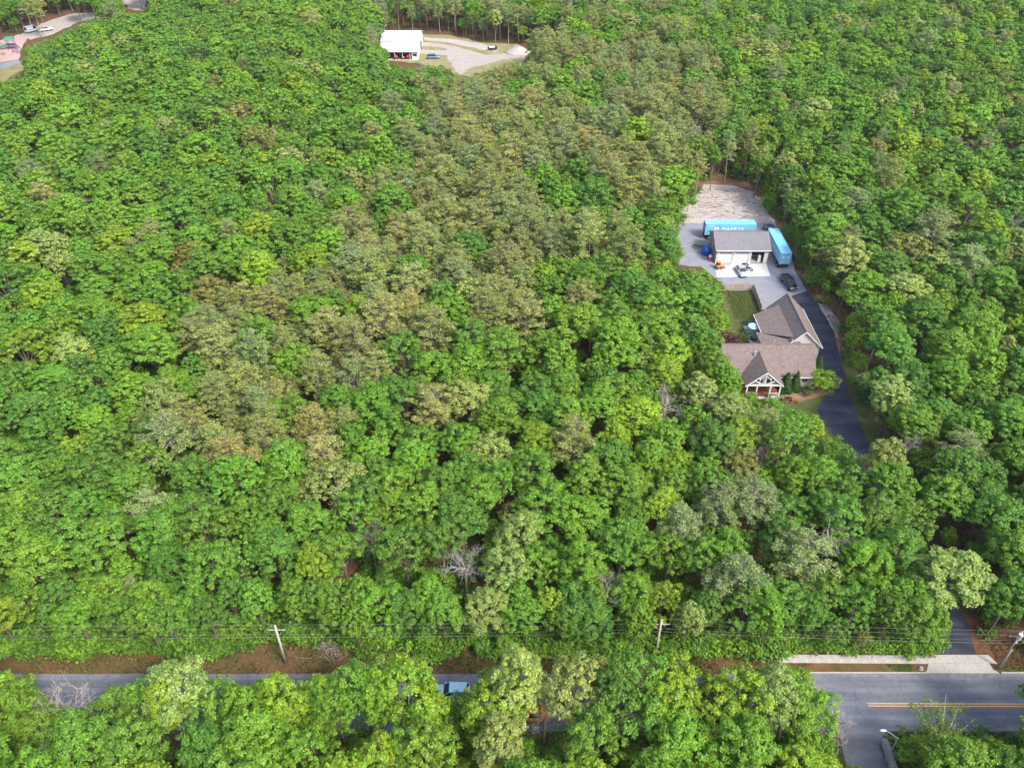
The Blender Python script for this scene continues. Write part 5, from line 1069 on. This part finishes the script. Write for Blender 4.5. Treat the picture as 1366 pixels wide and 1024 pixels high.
# ------------------------------------------------------------------ grass, brush, debris
def blades(name, label, cat, area, n, hgt, mat, ok=lambda x, y: True, zb=.03):
    V, Fc = [], []
    for _ in range(n):
        x = random.uniform(area[0], area[1]); y = random.uniform(area[2], area[3])
        if not ok(x, y): continue
        for q in range(4):
            a = random.uniform(0, 6.28); h = hgt*random.uniform(.5, 1.3); w_ = .03+.05*random.random(); u, v = x+random.gauss(0, .09), y+random.gauss(0, .09); b = len(V)
            V += [(u-w_*math.cos(a), v-w_*math.sin(a), zb), (u+w_*math.cos(a), v+w_*math.sin(a), zb), (u+random.gauss(0, .12), v+random.gauss(0, .12), zb+h)]; Fc.append((b, b+1, b+2))
    me = bpy.data.meshes.new(name); me.from_pydata(V, [], Fc); me.materials.append(mat); tag(link(name, me), label, cat, kind='stuff')
def grassmat(name, a, b_):
    m, nt, b = nodemat(name); ge = nt.nodes.new('ShaderNodeNewGeometry'); nt.links.new(ramp(nt, ge.outputs['Random Per Island'], [(0, a), (1, b_)]), b.inputs['Base Color']); b.inputs['Roughness'].default_value = .8; b.inputs['Specular IOR Level'].default_value = .1; return m
MG1 = grassmat('grass_blades', (.035, .07, .012), (.15, .19, .05)); MG2 = grassmat('dry_blades', (.10, .055, .025), (.30, .19, .09))
clmp = lambda s, t: (lambda x, y: noise.noise((x*.22, y*.35, s)) > t)
blades('verge_grass', 'green grass tufts on the road verge', 'grass', (-70, 36, 60.3, 65.5), 5200, .3, MG1, clmp(1, .0)); blades('verge_litter', 'dry brown grass and needles on the road verge', 'grass', (-70, 36, 60.25, 66.5), 6500, .16, MG2, clmp(5, -.1))
blades('roadside_grass', 'rough grass south of the road beside the junction', 'grass', (45.8, 75, 44, 52.3), 4500, .3, MG1, clmp(2, -.3)); blades('strip_grass', 'short dry grass in the kerb strip', 'grass', (37.1, 53.5, 60.5, 61.65), 2600, .12, MG1, clmp(9, -.1))
blades('lawn_grass', 'lawn grass behind the house', 'grass', (46.0, 51.9, 142, 153), 3200, .14, MG1); blades('clearing_litter', 'dry needles along the clearing edge', 'litter', (65.2, 72, 128, 160), 2600, .14, MG2, clmp(3, -.3)); blades('bank_litter', 'reddish brush and litter beside the transformer pole', 'litter', (62.9, 72, 60.8, 66), 1800, .2, MG2)
blades('driveway_litter', 'fallen leaves scattered on the driveway', 'litter', (53, 66, 68, 150), 1500, .03, MG2, lambda x, y: in_poly(x, y, drive_pts) and random.random() < .4)
st = MB(); sr = random.Random(4)
for _ in range(420):
    u, v = sr.uniform(925, 1030), sr.uniform(252, 292); x, y = G(u, v)
    if not MASK[int(v), int(u)]: continue
    a = sr.gauss(0, .5); l = sr.uniform(.4, 1.9); z = sr.uniform(.05, .22); st.tube((x-l/2*math.cos(a), y-l/2*math.sin(a), z), (x+l/2*math.cos(a), y+l/2*math.sin(a), z+sr.uniform(-.04, .12)), sr.uniform(.02, .07), .015, 4, 0 if sr.random() < .5 else 1)
tag(st.build('brush_debris', [M_DEAD, M_BARK]), 'scattered sticks and brush on the sandy clearing', 'brush', kind='stuff')
st = MB()
for _ in range(160):
    x, y = G(sr.gauss(442, 9), sr.gauss(862, 9)); a = sr.uniform(0, 6.28); l = sr.uniform(.5, 2.2); z = sr.uniform(.05, .5); st.tube((x, y, z), (x+l*math.cos(a), y+l*math.sin(a)*.7, z+sr.uniform(-.1, .4)), .03, .01, 4, 0 if sr.random() < .6 else 1)
tag(st.build('brush_pile', [M_DEAD, M_BARK]), 'tangled pile of dead branches on the verge east of the leaning pole', 'brush', kind='stuff')

# ------------------------------------------------------------------ thin summer air
hz = MB().box((0, 300, 47.5), (1400, 1000, 97)).build('haze', None)
hz.data.materials.clear(); hm = bpy.data.materials.new('haze_air'); hm.use_nodes = True; hn = hm.node_tree
hn.nodes.remove(hn.nodes['Principled BSDF']); pv = hn.nodes.new('ShaderNodeVolumePrincipled'); pv.inputs['Color'].default_value = (.92, .95, 1, 1); pv.inputs['Density'].default_value = .00006; pv.inputs['Anisotropy'].default_value = .2
hn.links.new(pv.outputs[0], hn.nodes['Material Output'].inputs['Volume']); hz.data.materials.append(hm); tag(hz, 'thin pale haze over the far wood', 'haze', kind='stuff')
